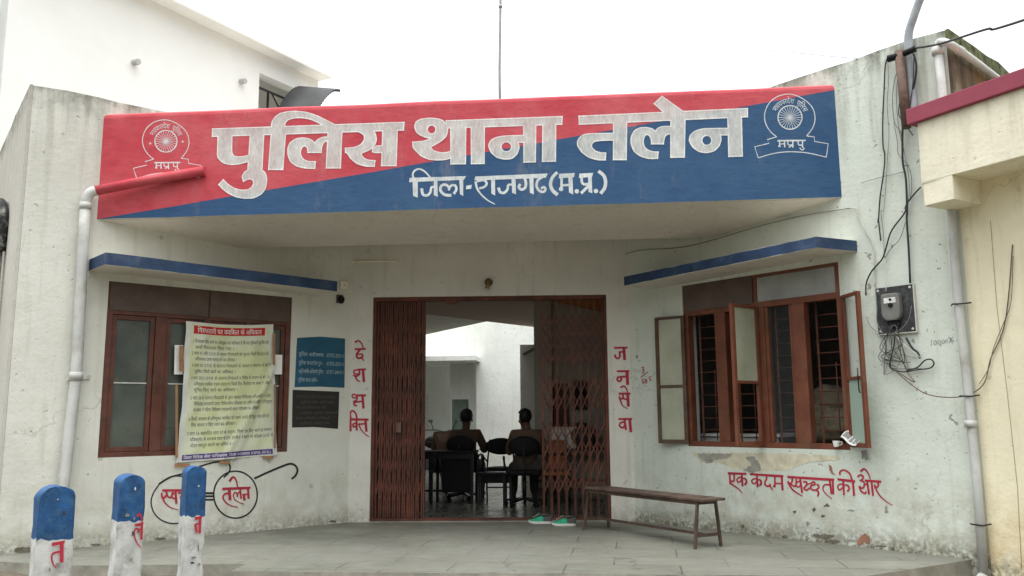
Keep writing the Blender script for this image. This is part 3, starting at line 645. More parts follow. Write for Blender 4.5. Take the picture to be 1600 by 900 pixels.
for g_ in gS: paintk('painted_slogan_word', wr, crop(FR, 1130, 725, 5.926, .004), [g_], M['redink'])
gN = [(SK(([(312, 240), (330, 232), (336, 250), (322, 258), (338, 268), (325, 286)], 6), ([(305, 328), (375, 275)], 6), ([(338, 343), (320, 350), (322, 366), (336, 370), (326, 388)], 6), ([(362, 342), (347, 350), (366, 365), (357, 382), (346, 370), (364, 352)], 6), ([(402, 320), (386, 328), (389, 345), (402, 347), (396, 364)], 6)), [])]
paintk('painted_number', wr, crop(FR, 950, 535, 6, .004), gN, M['redink'])
BR = 1.0
gP = [(SK(([(333, 400), (330, 425)], 2.2), ([(348, 402), (341, 412), (347, 420), (354, 411), (348, 402)], 2.2), ([(365, 400), (358, 410), (364, 418), (371, 409), (365, 400)], 2.2), ([(381, 399), (375, 408), (380, 415), (386, 407), (381, 399)], 2.2),
  ([(393, 398), (388, 405), (392, 411), (398, 404), (393, 398)], 2), ([(400, 395), (412, 392), (405, 414)], 2.2), ([(420, 387), (412, 402), (418, 410), (423, 402), (413, 401)], 2.2)), [])]
paintk('pencilled_number', wr, crop(FR, 1330, 380, 2.648, .003), gP, M['pencil'])
# glasses drawn on the left wing
gG = [(stroke([(915+218*math.cos(a*math.pi/24), 370+235*math.sin(a*math.pi/24)) for a in range(49)], 15, curve=False)
  + stroke([(150, 268), (92, 360), (71, 450), (100, 550), (170, 622), (270, 658), (370, 650), (440, 615), (485, 550), (508, 450), (500, 330), (460, 240), (400, 192), (300, 185), (220, 222), (150, 268)], 13)
  + stroke([(150, 262), (250, 200), (350, 172), (430, 145), (560, 88), (690, 50), (780, 42), (845, 55), (862, 100), (846, 150), (800, 197)], 16)
  + [[(500, 345), (700, 345), (700, 367), (500, 367)], [(500, 377), (700, 377), (700, 396), (500, 396)], [(500, 412), (702, 412), (702, 430), (500, 430)]]
  + stroke([(1105, 208), (1250, 142), (1400, 80), (1470, 62), (1518, 85), (1535, 130), (1515, 180), (1478, 212)], 20), [])]
paintk('painted_spectacles', wl, crop(FL, 225, 715, 6.4, .003), gG, M['black'])
BR = 1.22
gT = [(SK(P_((782, 300), (1070, 290), (1060, 314), (785, 326)), ([(853, 315), (860, 420)], 24), ([(850, 355), (806, 365), (791, 400), (815, 445), (870, 480), (940, 495)], 17, 7), ([(934, 392), (930, 362), (912, 348), (896, 368), (899, 402), (930, 436), (1000, 466)], 13, 7), ([(934, 388), (938, 360), (952, 346), (968, 358)], 11), ([(962, 310), (970, 408)], 15),
  ([(985, 370), (1042, 365)], 12), ([(998, 372), (1005, 425)], 20), ([(1040, 305), (1046, 408)], 18), ([(855, 235), (890, 195), (920, 222), (938, 300)], 20, 9)), []),
 (SK(P_((180, 317), (520, 314), (520, 338), (182, 339)), ([(222, 338), (226, 370), (198, 405), (180, 382), (177, 355)], 15), ([(182, 395), (212, 452), (270, 500), (345, 522)], 15, 5), ([(228, 350), (240, 390), (272, 395), (285, 345)], 13), ([(300, 355), (274, 385), (302, 410), (322, 390)], 13), ([(315, 332), (324, 458)], 19),
  ([(340, 352), (385, 360), (365, 400), (402, 430), (440, 405)], 14), ([(385, 385), (440, 365)], 10), ([(470, 335), (475, 440)], 16)), [])]
for g_ in gT: paintk('painted_slogan_word', wl, crop(FL, 225, 715, 6.4, .005), [g_], M['redink'])
gV = [(SK(P_((78, 108), (180, 105), (178, 122), (80, 125)), ([(128, 118), (97, 162), (110, 195), (145, 185), (150, 168)], 15), ([(97, 162), (150, 158)], 11), ([(138, 185), (160, 218)], 13, 8), ([(83, 56), (110, 42), (140, 65), (156, 112)], 14, 8)), []),
 (SK(P_((100, 287), (180, 284), (178, 301), (105, 303)), ([(100, 300), (76, 302), (74, 325), (98, 335), (122, 322), (116, 297)], 11), ([(118, 300), (124, 330), (100, 352), (66, 346)], 13), ([(84, 350), (100, 385), (126, 400)], 13, 9), ([(152, 292), (161, 402)], 19)), []),
 (SK(P_((100, 512), (182, 512), (178, 531), (100, 531)), ([(98, 522), (66, 512), (58, 535), (84, 545), (100, 530), (98, 560), (72, 575)], 11), ([(72, 572), (78, 605), (98, 612)], 13), ([(76, 582), (155, 572)], 13), ([(148, 522), (157, 634)], 18)), []),
 (SK(P_((28, 722), (203, 725), (200, 745), (30, 742)), ([(40, 738), (42, 834)], 19), ([(46, 726), (40, 682), (60, 656), (88, 680), (100, 728)], 13), ([(95, 738), (98, 828)], 15), ([(93, 768), (66, 774), (70, 800), (92, 790)], 12), ([(110, 775), (178, 770)], 12), ([(116, 776), (135, 820), (170, 860), (206, 886)], 11, 6), ([(174, 738), (183, 838)], 18)), [])]
for g_ in gV: paintk('painted_motto_letter', we, crop(FC, 540, 525, 5.622, .004), [g_], M['redink'])
gJ = [(SK(P_((55, 42), (185, 40), (182, 58), (58, 60)), ([(148, 48), (156, 162)], 22), ([(105, 90), (150, 88)], 14), ([(108, 90), (112, 130), (95, 150), (72, 140), (64, 116)], 15)), []),
 (SK(P_((82, 262), (203, 260), (200, 280), (84, 280)), ([(177, 268), (185, 394)], 24), ([(95, 325), (180, 320)], 14), ([(95, 325), (86, 350), (110, 366), (126, 345), (112, 325)], 15)), []),
 (SK(P_((100, 470), (212, 470), (210, 490), (102, 490)), ([(184, 478), (191, 598)], 22), ([(140, 488), (140, 520), (112, 532), (108, 508)], 14), ([(112, 530), (135, 590), (185, 622)], 13, 6), ([(130, 522), (188, 540)], 13), ([(118, 422), (150, 410), (175, 440), (186, 476)], 15, 9)), []),
 (SK(P_((95, 710), (228, 708), (225, 728), (98, 728)), ([(158, 745), (116, 755), (110, 785), (140, 800), (160, 770)], 14), ([(154, 722), (168, 818)], 17), ([(203, 722), (214, 838)], 22)), [])]
for g_ in gJ: paintk('painted_motto_letter', we, crop(FC, 950, 535, 6, .004), [g_], M['redink'])

BR = 1.0
# painted notice boards on the left wing
nb = MB(); q = [FL.P(*FL.at(*p), .004) for p in ((464, 528), (500, 526), (539, 529), (538, 606), (500, 604), (460, 605))]; nb.add(q, [(0, 1, 2, 3, 4, 5)])
bb = kid(nb, 'notice_board', M['boardblue'], wl, 'blue painted notice board', recalc=False)
nb = MB(); q = [FL.P(*FL.at(*p), .004) for p in ((457, 609), (530, 612), (528, 670), (490, 667), (456, 668))]; nb.add(q, [(0, 1, 2, 3, 4)])
bk = kid(nb, 'notice_board', M['boardblack'], wl, 'black painted notice board', recalc=False)
mb = MB(); mpb = lambda x, y, d=0: FL.P(3.262-x, 2.17-y, .0065)
fl = lambda x, y, d=0: FL.P(3.262-x, 2.17+y, .0065)
for i, (s1, s2) in enumerate((('पुिलस अधीकषक', '07372-255111'), ('पुिलस कनटरोल रूम -', '07372-255111'), ('अनुिवभागीय अिधकारी पुिलस', '07371-244111'), ('पुिलस थाना तलेन -', None))):
    y = -.22-.10*i
    mb = MB(); text_on(mb, s1, fl, .02, y, .32 if i != 3 else .26, .062)
    if s2: text_on(mb, s2, fl, .38, y, .23, .062)
    kid(mb, 'board_lettering', M['boardtext'], wl, recalc=False)
mb = MB(); fl2 = lambda x, y, d=0: FL.P(3.285-x, 1.53+y, .0065)
for i, s_ in enumerate(('नयायालय तलेन िजला राजगढ़', 'सूचना का अिधकार', 'लोक सूचना अिधकारी थाना पभारी', 'सहायक सूचना अिधकारी', 'पथम अपीलीय अिधकारी', 'अनुिवभागीय अिधकारी पुिलस')):
    mb = MB(); text_on(mb, s_, fl2, .03+.05*(i % 2), -.07-.062*i, .5-.06*(i % 3), .045)
    kid(mb, 'board_lettering', M['boarddim'], wl, recalc=False)
# ------------------------------------------------------------------ windows
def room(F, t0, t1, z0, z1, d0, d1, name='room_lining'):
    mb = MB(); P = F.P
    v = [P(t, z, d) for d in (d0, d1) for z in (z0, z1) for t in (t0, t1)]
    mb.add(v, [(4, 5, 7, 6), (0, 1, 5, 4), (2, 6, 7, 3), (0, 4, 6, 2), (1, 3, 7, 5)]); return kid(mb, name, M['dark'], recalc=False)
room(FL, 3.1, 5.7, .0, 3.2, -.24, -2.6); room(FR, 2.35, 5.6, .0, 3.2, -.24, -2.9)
# left window: closed, frosted panes
t0, t1, z0, z1 = OPL; zv = 2.325
mb = MB(); D0, D1 = -.10, -.012
mb.box(FL, t0, t0+.06, z0, z1, D0, D1); mb.box(FL, t1-.06, t1, z0, z1, D0, D1); mb.box(FL, t0+.06, t1-.06, z0, z0+.05, D0, D1)
mb.box(FL, t0+.06, t1-.06, z1-.035, z1, D0, D1); mb.box(FL, t0+.06, t1-.06, zv-.03, zv+.03, D0, D1)
bays = [(3.405, 3.83), (3.89, 4.29), (4.37, 4.76), (4.87, 5.30)]
for a, b in zip(bays, bays[1:]): mb.box(FL, a[1], b[0], z0+.05, zv-.03, D0, D1+.004)
winL = kid(mb, 'window', M['wood'], bevel=.004, label='closed left wing window with frosted panes')
for a, b in bays:
    mb = MB(); f = .045; A, B = a+.004, b-.004; z_, Z_ = z0+.054, zv-.034
    mb.box(FL, A, A+f, z_, Z_, -.075, -.026); mb.box(FL, B-f, B, z_, Z_, -.075, -.026); mb.box(FL, A+f, B-f, z_, z_+f, -.075, -.026); mb.box(FL, A+f, B-f, Z_-f, Z_, -.075, -.026)
    kid(mb, 'sash', M['wood'], winL, bevel=.003)
    mb = MB(); mb.box(FL, A+f, B-f, z_+f, 1.59, -.056, -.050); mb.box(FL, A+f, B-f, 1.603, Z_-f, -.056, -.050); kid(mb, 'pane', M['frost'], winL)
    mb = MB(); mb.box(FL, A+f, B-f, 1.59, 1.603, -.060, -.040); kid(mb, 'glazing_bar', M['conduit'], winL)
for a, b in ((3.405, 4.32), (4.34, 5.30)):
    mb = MB(); mb.box(FL, a-.04, b+.04 if b > 5 else b+.008, zv+.01, z1-.004, -.06, -.004); kid(mb, 'ventilator', M['ventboard'], winL, bevel=.004)
# right window: open leaves, grille behind
t0, t1, z0, z1 = OPR; zv = 2.375
mb = MB()
mb.box(FR, t0, t0+.062, z0, z1, D0, D1); mb.box(FR, t1-.05, t1, z0, z1, D0, D1); mb.box(FR, t0+.062, t1-.05, z0, z0+.055, D0, D1+.01)
mb.box(FR, t0+.062, t1-.05, z1-.03, z1, D0, D1); mb.box(FR, t0+.062, t1-.05, zv-.032, zv+.032, D0, D1)
for a, b in ((3.50, 3.64), (4.05, 4.13), (4.46, 4.60)): mb.box(FR, a, b, z0+.055, zv-.032, D0, D1+.004)
mb.box(FR, 4.01, 4.05, zv+.032, z1-.03, D0, D1-.01)
winR = kid(mb, 'window', M['woodlit'], bevel=.004, label='open right wing window with grille')
mb = MB(); mb.box(FR, t0+.01, 4.006, zv+.02, z1-.006, -.06, -.004); kid(mb, 'ventilator', M['ventboard'], winR, bevel=.004)
mb = MB(); mb.box(FR, 4.054, t1-.054, zv+.034, z1-.032, -.06, -.03); kid(mb, 'ventilator', M['greyglass'], winR, 'frosted glass ventilator')
for a, b in ((3.137, 3.50), (3.64, 4.05), (4.13, 4.46), (4.60, 4.955)):
    mb = MB(); z = z0+.18
    while z < zv-.05: mb.tube([FR.P(a, z, -.17), FR.P(b, z, -.17)], .006, 6); z += .128
    mb.tube([FR.P(a+.22, z0+.06, -.17), FR.P(a+.22, z0+.85, -.17)], .006, 6)
    mb.bar(FR.P(a+.04, z0+.055, -.165), FR.P(a+.04, zv-.03, -.165), .02, .006); mb.bar(FR.P(b-.04, z0+.055, -.165), FR.P(b-.04, zv-.03, -.165), .02, .006)
    kid(mb, 'grille', M['rust'], winR)
def leaf(h, o, up_mat, lo_mat, fm, zb_=z0+.03, zt_=zv-.02, zm=1.555, name='open_leaf', lab=None):
    h = Vector((h[0], h[1], 0)); o = Vector((o[0], o[1], 0)); L = (o-h).length; F = Frame(h, o-h, ((o-h).y, -(o-h).x, 0)); mb = MB(); f = .042
    mb.box(F, 0, f, zb_, zt_, -.018, .018); mb.box(F, L-f, L, zb_, zt_, -.018, .018); mb.box(F, f, L-f, zb_, zb_+f, -.018, .018); mb.box(F, f, L-f, zt_-f*.7, zt_, -.018, .018); mb.box(F, f, L-f, zm-.015, zm+.015, -.017, .017)
    l = kid(mb, name, fm, winR, lab, bevel=.003)
    mb = MB(); mb.tube([F.P(L*.8, zm-.12, .028), F.P(L*.8, zm+.09, .028)], .006, 6); mb.tube([F.P(L*.8, zm-.12, .028), F.P(L*.86, zm-.14, .028)], .006, 6); kid(mb, 'window_stay', M['blackmetal'], winR)
    if up_mat: m_ = MB(); m_.box(F, f, L-f, zm+.015, zt_-f*.7, -.003, .003); kid(m_, 'pane', up_mat, winR)
    if lo_mat: m_ = MB(); m_.box(F, f, L-f, zb_+f, zm-.015, -.003, .003); kid(m_, 'pane', lo_mat, winR)
leaf((1.115, 9.80), (.80, 10.0), M['frostpale'], M['frostpale'], M['dkwood'], lab='window leaf with pale frosted panes')
leaf((1.79, 9.12), (1.47, 8.80), M['frostpale'], None, M['woodlit'], lab='window leaf with its lower pane missing')
leaf((2.475, 8.44), (2.53, 8.09), M['clear'], M['greenglass'], M['woodlit'], lab='window leaf with a green lower pane')
a, b = 4.13, 4.46
mb = MB(); f = .04
mb.box(FR, a+.003, a+f, z0+.06, zv-.036, -.07, -.024); mb.box(FR, b-f, b-.003, z0+.06, zv-.036, -.07, -.024); kid(mb, 'closed_leaf', M['woodlit'], winR)
mb = MB(); mb.box(FR, a+f, b-f, z0+.06, zv-.036, -.05, -.045); kid(mb, 'pane', M['clear'], winR)

# ------------------------------------------------------------------ collapsible gate
mb = MB(); mb.box(FC, GU0-.0, GU1+.0, GZ-.05, GZ-.002, -.12, -.03); mb.box(FC, GU0, GU1, .012, .04, -.11, -.04)
mb.box(FC, GU0, GU0+.035, .04, GZ-.05, -.11, -.04); mb.box(FC, GU1-.035, GU1, .04, GZ-.05, -.11, -.04)
mb.box(FC, GU0+.9, GU0+1.02, GZ-.085, GZ-.05, -.10, -.05)
gate = kid(mb, 'collapsible_gate', M['rust'])
def gleaf(ua, ub, n, bands, span, seed, cw=.018, bw=.024):
    rnd = random.Random(seed); mb = MB(); us = [ua+(ub-ua)*i/(n-1)+rnd.uniform(-.006, .006) for i in range(n)]
    for u in us:
        k_ = rnd.uniform(-.004, .004)
        mb.box(FC, u-cw, u-.003, .045, GZ-.055, -.094+k_, -.066+k_); mb.box(FC, u+.003, u+cw, .045, GZ-.055, -.094+k_, -.066+k_)
    for (za, zb_) in bands:
        for i in range(-span+1, n):
            j = i+span
            for s_, dd in ((1, -.058), (-1, -.102)):
                a, b = (za, zb_) if s_ > 0 else (zb_, za); i0, j0, a0, b0_ = i, j, a, b
                if i < 0: a0 = a+(b-a)*(-i)/span; i0 = 0
                if j > n-1: b0_ = a+(b-a)*(n-1-i)/span; j0 = n-1
                if i0 >= j0: continue
                mb.bar(FC.P(us[i0], a0, dd), FC.P(us[j0], b0_, dd), .004, bw, upv=FC.d)
    for z in sorted({q for b_ in bands for q in b_}):
        for u in us: mb.tube([FC.P(u, z, -.108), FC.P(u, z, -.050)], .010, 6)
    return kid(mb, 'gate_leaf', M['rust'], gate)
gleaf(GU0+.05, GU0+.62, 11, [(.25, .80), (.80, 1.35), (1.35, 1.90), (1.90, 2.45)], 2, 1, .021, .013)
gleaf(GU1-.80, GU1-.05, 9, [(.32, .74), (.74, 1.16), (1.30, 1.72), (1.86, 2.16), (2.16, 2.45)], 2, 2, .0125, .015)
mb = MB(); mb.box(FC, GU0+.30, GU0+.36, 1.05, 1.17, -.05, -.03); kid(mb, 'lock_plate', M['iron'], gate)

# ------------------------------------------------------------------ hall and courtyard behind the gate
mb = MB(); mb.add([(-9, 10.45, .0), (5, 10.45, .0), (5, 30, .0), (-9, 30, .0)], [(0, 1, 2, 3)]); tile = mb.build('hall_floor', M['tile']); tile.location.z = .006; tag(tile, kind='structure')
mb = MB(); mb.box(FC, GU0, GU1, -.05, .010, -.23, -.001); kid(mb, 'threshold', M['cement'])
ap = Vector((-1.792, 15.753, 0))            # corner of the roof opening over the courtyard
dr = Vector((math.sin(R_(36)), math.cos(R_(36)), 0)); dl = Vector((-math.sin(R_(35)), math.cos(R_(35)), 0))
mb = MB(); q = [ap + dr*9, ap - dr*7.2, Vector((-4.5, 10.6, 0)), Vector((1.6, 10.6, 0)), Vector((5.2, 14, 0))]
q = [ap+dr*6, ap-dr*1.9, Vector((-3.2, 13.9, 0)), Vector((-3.2, 10.46, 0)), Vector((.9, 10.46, 0)), Vector((5.4, 15, 0))]
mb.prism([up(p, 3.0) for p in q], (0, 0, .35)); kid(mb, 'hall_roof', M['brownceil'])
mb = MB(); q = [ap-dr*.02, ap+dl*7, ap+dl*7+Vector((-4, -2, 0)), Vector((-5.5, 11.2, 0)), Vector((-3.21, 13.85, 0))]
mb.prism([up(p, 3.02) for p in q], (0, 0, .3)); kid(mb, 'veranda_roof', M['dark'] if 0 else M['soffit'])
def vwall(pts, z0_, z1_, name, m, th=(0, .2, 0), label=None):
    mb = MB()
    for a, b in zip(pts, pts[1:]):
        mb.prism([Vector((a[0], a[1], z0_)), Vector((b[0], b[1], z0_)), Vector((b[0], b[1], z1_)), Vector((a[0], a[1], z1_))], th)
    return kid(mb, name, m, label=label)
YC = 20.0; p = lambda x, Y=YC: on_y(x, 600, Y).x
cz = lambda y, x=720, Y=YC: on_y(x, y, Y).z
mb = MB(); DX0, DX1 = p(706), p(732); F_ = FY(YC); wall(mb, F_, p(703), p(760), 0, 5.6, [(DX0, DX1, -.1, cz(624))], th=.25); cw_ = kid(mb, 'courtyard_wall', M['court'], label='bright courtyard wall with a grey green door')
mb = MB(); mb.box(F_, DX0+.04, DX1-.03, .02, cz(628), -.12, -.08); mb.box(F_, DX0, DX0+.04, .02, cz(624), -.14, -.05); mb.box(F_, DX1-.03, DX1, .02, cz(624), -.14, -.05); mb.box(F_, DX0+.04, DX1-.03, cz(628), cz(624), -.14, -.05); kid(mb, 'courtyard_door', M['greendoor'])
mb = MB(); wall(mb, FY(21.2), p(560, 21.2), p(703, 21.2)+.3, 0, 5.6, th=.2); kid(mb, 'courtyard_wall', M['court'])
mb = MB(); wall(mb, FY(19.6), p(744, 19.6), p(900, 19.6), 0, 5.6, th=.25); kid(mb, 'courtyard_wall', M['court'])
mb = MB(); mb.bx(p(600, 18.9), p(744, 18.9), 18.9, 21.2, on_y(700, 562, 18.9).z-.02, on_y(700, 559, 18.9).z+.04); kid(mb, 'courtyard_ledge', M['court'])
mb = MB(); mb.bx(p(813, 16.4), p(862, 16.4), 16.4, 16.9, 0, 2.62); kid(mb, 'courtyard_pillar', M['court'])
mb = MB(); mb.prism([on_y(817, 552, 16.2), on_y(840, 540, 16.2), on_y(840, 543, 16.2), on_y(817, 555, 16.2)], (0, .5, 0)); kid(mb, 'pillar_ledge', M['dark'])
mb = MB(); mb.bx(p(835, 13.0), p(835, 13.0)+.27, 13.0, 13.3, 0, 3.0); kid(mb, 'hall_pillar', M['hallwall'])
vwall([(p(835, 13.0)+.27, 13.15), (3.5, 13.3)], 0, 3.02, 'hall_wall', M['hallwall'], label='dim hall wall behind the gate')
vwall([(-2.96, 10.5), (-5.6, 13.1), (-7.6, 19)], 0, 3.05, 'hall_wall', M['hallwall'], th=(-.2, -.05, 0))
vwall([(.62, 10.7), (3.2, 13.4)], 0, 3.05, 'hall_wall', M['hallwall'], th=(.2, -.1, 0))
mb = MB(); mb.prism([on_y(x, y, 12.9) for x, y in ((850, 452), (965, 452), (965, 490), (850, 466))], (0, .18, 0)); kid(mb, 'hall_beam', M['orange'])
a = on_y(857, 600, 13.1); b = on_y(889, 668, 13.1)
mb = MB(); mb.bx(a.x, b.x, 13.08, 13.13, b.z, a.z); kid(mb, 'wall_panel', M['rust'])
a = on_y(893, 595, 13.1); b = on_y(920, 640, 13.1)
mb = MB(); mb.bx(a.x, b.x, 13.10, 13.16, b.z, a.z); kid(mb, 'wall_panel', M['blk'])  # black panel imitating the darkness of a small window
# inner post widened as dark backing added behind the left leaf, with a fuse box on it
a = on_y(657, 600, 11.6)
mb = MB(); mb.bx(a.x-.98, a.x, 11.6, 11.9, 0, 3.0); kid(mb, 'post_backing', M['backing'])
a = on_y(649, 573, 11.55); b = on_y(657.5, 632, 11.55)
mb = MB(); mb.bx(a.x-.2, b.x, 11.48, 11.599, b.z, a.z); fb = kid(mb, 'fuse_box', M['blk'], bevel=.006)
a = on_y(658, 617, 19); b = on_y(671, 668, 19)
mb = MB(); a = on_y(659, 617, 21.17); b = on_y(670, 668, 21.17); mb.bx(a.x, b.x, 21.15, 21.2, b.z, a.z); cal = mb.build('calendar', M['news']); tag(cal, 'pale hanging calendar on the courtyard wall beyond the desk', 'calendar')

# ------------------------------------------------------------------ ground, plinth
mb = MB(); G = 40
def gz(x, y):
    return -.32 + .02*mnoise.noise(Vector((x*.6, y*.6, 0)))
gs = sorted(set([-300, -120, -60, -30] + [-16+i for i in range(33)] + [30, 60, 120, 300])); ys = sorted(set([-300, -100, -40, -15] + [-6+i*.8 for i in range(24)] + [20, 40, 100, 300]))
vv = [(x, y, gz(x, y)) for y in ys for x in gs]; n = len(gs)
mb.add(vv, [(j*n+i, j*n+i+1, (j+1)*n+i+1, (j+1)*n+i) for j in range(len(ys)-1) for i in range(n-1)], smooth=True); tag(mb.build('ground', M['dirt']), kind='structure')
e = [on_z(*q) for q in ((114, 884), (386, 881), (336, 903))]
c1 = FR.P(6.02, 0); c2 = on_z(1357, 900)
top = [Vector((-5.36, 7.35, 0)), e[0], e[1], Vector((e[2].x, 6.93, 0)), Vector((2.07, 6.93, 0)), c1, FR.P(2.2, 0, -.1), FC.P(CW, 0, -.05), FC.P(0, 0, -.05), FL.P(2.5, 0, -.1), FL.P(6.0, 0, -.05)]
mb = MB(); mb.prism(top, (0, 0, -.6)); pl_ = mb.build('plinth', [M['floor'], M['cement']])
for p_ in pl_.data.polygons: p_.material_index = 0 if abs(p_.normal.z) > .5 else 1
tag(pl_, kind='structure')
mb = MB(); xs = [-9+i*.22 for i in range(29)]; ysb = [2.5+i*.2 for i in range(25)]
def bz(x, y):
    ed = min(1, max(0, (-2.55-x)*1.6)); return -.07*ed-.34*(1-ed) + .018*mnoise.noise(Vector((x*2.2, y*2.2, 4))) + (.02 if y > 7.3 else 0) - .03
vv = [(x, y, bz(x, y)) for y in ysb for x in xs]; n = len(xs)
mb.add(vv, [(j*n+i, j*n+i+1, (j+1)*n+i+1, (j+1)*n+i) for j in range(len(ysb)-1) for i in range(n-1)], smooth=True); tag(mb.build('dirt_verge', M['dirt']), kind='structure')
# loose stones at the right corner
def rock(c, r, name, m, label, cat, seed, squash=.6):
    mb = MB(); mb.ell((0, 0, 0), r, 12, 8); mb.v = [v*(1+.35*mnoise.noise(v*2.2/max(r)*.5+Vector((seed, 0, 0)))) for v in mb.v]
    o = mb.build(name, m); o.location = c; return tag(o, label, cat)
a = on_z(1485, 893, -.22); rock((a.x, a.y, -.27), (.13, .10, .08), 'stone', M['stone'], 'grey stone lying at the right corner of the concrete plinth', 'stone', 3)
a = on_z(1515, 905, -.25); rock((a.x+.02, a.y, -.31), (.09, .09, .05), 'stone', M['stone'], 'small stone at the foot of the right white pipe', 'stone', 8)

# ------------------------------------------------------------------ drain pipes
mb = MB()
q = [(60, 950), (95, 770), (103, 700), (112, 620), (116, 590), (121, 500), (127, 380), (131, 322)]
offs = [.06]*8; pp = [FL.P(*FL.at(*a_), .075) for a_ in q[1:]]; pp = [FL.P(FL.at(*q[1])[0]+.01, -.1, .075)] + pp
mb.tube(pp, .053, 14); t_, z_ = FL.at(131, 322)
mb.tube([pp[-1]-Vector((0, 0, .05)), pp[-1]+Vector((0, 0, .02))], .057, 14); i_ = 4; mb.tube([pp[i_]-Vector((0, 0, .03)), pp[i_]+Vector((0, 0, .05))], .063, 14)
el = cat([tuple(pp[-1]), tuple(FL.P(t_-.004, z_+.07, .08)), tuple(FL.P(t_-.03, z_+.125, .095)), tuple(FL.P(t_-.075, z_+.15, .11))]); mb.tube(el, .052, 14)
mb.tube([FL.P(FL.at(104, 594)[0], FL.at(104, 594)[1], .01), FL.P(FL.at(140, 592)[0], FL.at(140, 592)[1], .01)], .006, 6)
kid(mb, 'drain_pipe', M['pvc'], label='grey white downpipe on the left wing wall')
mb = MB(); a = el[-1]; b = FS.pt(320, 267, .02); mb.tube(cat([tuple(a-(FS.P(1, 0)-FS.P(0, 0))*.03), tuple(a.lerp(b, .33)), tuple(a.lerp(b, .7)), tuple(b)]), [.050]*15+[.048], 14) if 0 else mb.tube([a, a.lerp(b, .5)+Vector((0, 0, .01)), b], .05, 14)
kid(mb, 'spout_pipe', M['signred'], board, label='red painted pipe across the board')
mb = MB(); q = [(1474, 66), (1478, 250), (1486, 380), (1497, 520), (1511, 670), (1527, 840), (1532, 905)]
t_ = 6.135; zt_ = FR.at(1474, 68, .06)[1]; mb.tube([FR.P(t_+.012*math.sin(z*2), z, .06) for z in (zt_, 3.8, 3, 2.2, 1.4, .6, -.12)], .037, 14)
for z in (1.36, 2.15, .30): mb.tube([FR.P(t_-.085, z, .03), FR.P(t_-.048, z+.005, .105), FR.P(t_+.048, z, .105), FR.P(t_+.08, z+.01, .03)], .0065, 6, 1)
mb.tube([FR.P(t_, -.12, .06), FR.P(t_-.02, -.18, .12), FR.P(t_-.06, -.2, .2)], .054, 12); mb.tube([FR.P(t_, 1.10, .06), FR.P(t_, 1.16, .06)], .050, 14)
mb.tube(cat([tuple(FR.P(t_, zt_-.03, .06)), tuple(FR.P(t_+.02, zt_+.03, .05)), tuple(FRr.pt(1486, 70, .05)), tuple(FRr.pt(1524, 97, .05)), tuple(FRr.pt(1562, 126, .05)), tuple(FRr.pt(1580, 139, .05))]), .034, 12); mb.tube([FR.P(t_, zt_-.09, .06), FR.P(t_, zt_-.02, .06)], .05, 12); q_ = FRr.pt(1498, 78, .05); r_ = FRr.pt(1502, 81, .05); mb.tube([q_, r_], .042, 12)
kid(mb, 'drain_pipe', [M['pvc'], M['blackmetal']], label='white downpipe at the right corner with black clamps')
# sooty pipes on the far left side wall
mb = MB(); sF = FLr
sp = lambda x, y, d=.08: sF.pt(x, y, d)
a = sp(14, 330); mb.tube([sF.P(sF.at(14, 330)[0], z, .09) for z in (-.2, 1.5, 3.05)], .065, 12)
t2 = sF.at(14, 330)[0]; mb.tube(cat([tuple(sF.P(t2, 3.0, .09)), tuple(sF.P(t2-.02, 3.35, .09)), tuple(sF.P(t2+.12, 3.5, .09)), tuple(sF.P(t2+.3, 3.45, .06))]), .10, 12, 1)
mb.tube([sF.P(t2+.05, 3.12, .09), sF.P(t2-.01, 3.18, .09)], .12, 12, 1)
kid(mb, 'waste_pipe', [M['pipegrey'], M['soot']], label='grey pipe with a black elbow on the left side wall')

# ------------------------------------------------------------------ neighbours
wb = thing('white_house', 'tall white house with flat roof behind the left wing', 'building', (-6.5, 14, 0))
P1 = on_plane(500, 125, Vector((-5.32, 16.146, 8)), Vector((0, 1, 0))); P1 = Vector((-5.32, 16.146, 0)); db = Vector((math.sin(R_(25.6)), math.cos(R_(25.6)), 0)); FW_ = Frame(P1, db, (db.y, -db.x, 0))
mb = MB(); wall(mb, FW_, -6.2, -.05, 0, 8.05, [(-1.60, -.35, 6.95, 7.66)], th=.25, step=1.0); kid(mb, 'wall', M['white'], wb)
mb = MB(); c_ = FW_.P(-6.2, 0); mb.prism([c_, c_+Vector((-3.5, 1.7, 0)), up(c_+Vector((-3.5, 1.7, 0)), 8.05), up(c_, 8.05)], FW_.n*-.2); kid(mb, 'wall', M['white'], wb)
mb = MB(); c_ = FW_.P(-.05, 0, -.25); mb.prism([c_, c_-FW_.n*5, up(c_-FW_.n*5, 8.05), up(c_, 8.05)], FW_.d*-.2); kid(mb, 'wall', M['white'], wb)
mb = MB(); mb.box(FW_, -6.4, .02, 8.06, 8.19, -5, .30); mb.v = [v+Vector((0, 0, .015*mnoise.noise(v*1.7))) for v in mb.v]; kid(mb, 'roof_slab', M['white'], wb, bevel=.02)
mb = MB(); mb.box(FW_, -2.2, -.3, 6.6, 6.95, -.9, -.252); mb.box(FW_, -2.2, -.3, 6.95, 8.0, -.95, -.9); kid(mb, 'balcony_lining', M['white'], wb)
mb = MB()
for z in (6.97, 7.42): mb.bar(FW_.P(-1.6, z, -.1), FW_.P(-.3, z, -.1), .035, .035)
for t in (-1.58, -1.28, -.36): mb.bar(FW_.P(t, 6.95, -.1), FW_.P(t, 7.44, -.1), .035, .035)
mb.bar(FW_.P(-1.2, 7.42, -.1), FW_.P(-.8, 6.97, -.1), .02, .02); mb.bar(FW_.P(-.8, 7.42, -.1), FW_.P(-.4, 6.97, -.1), .02, .02); kid(mb, 'railing', M['blackmetal'], wb)
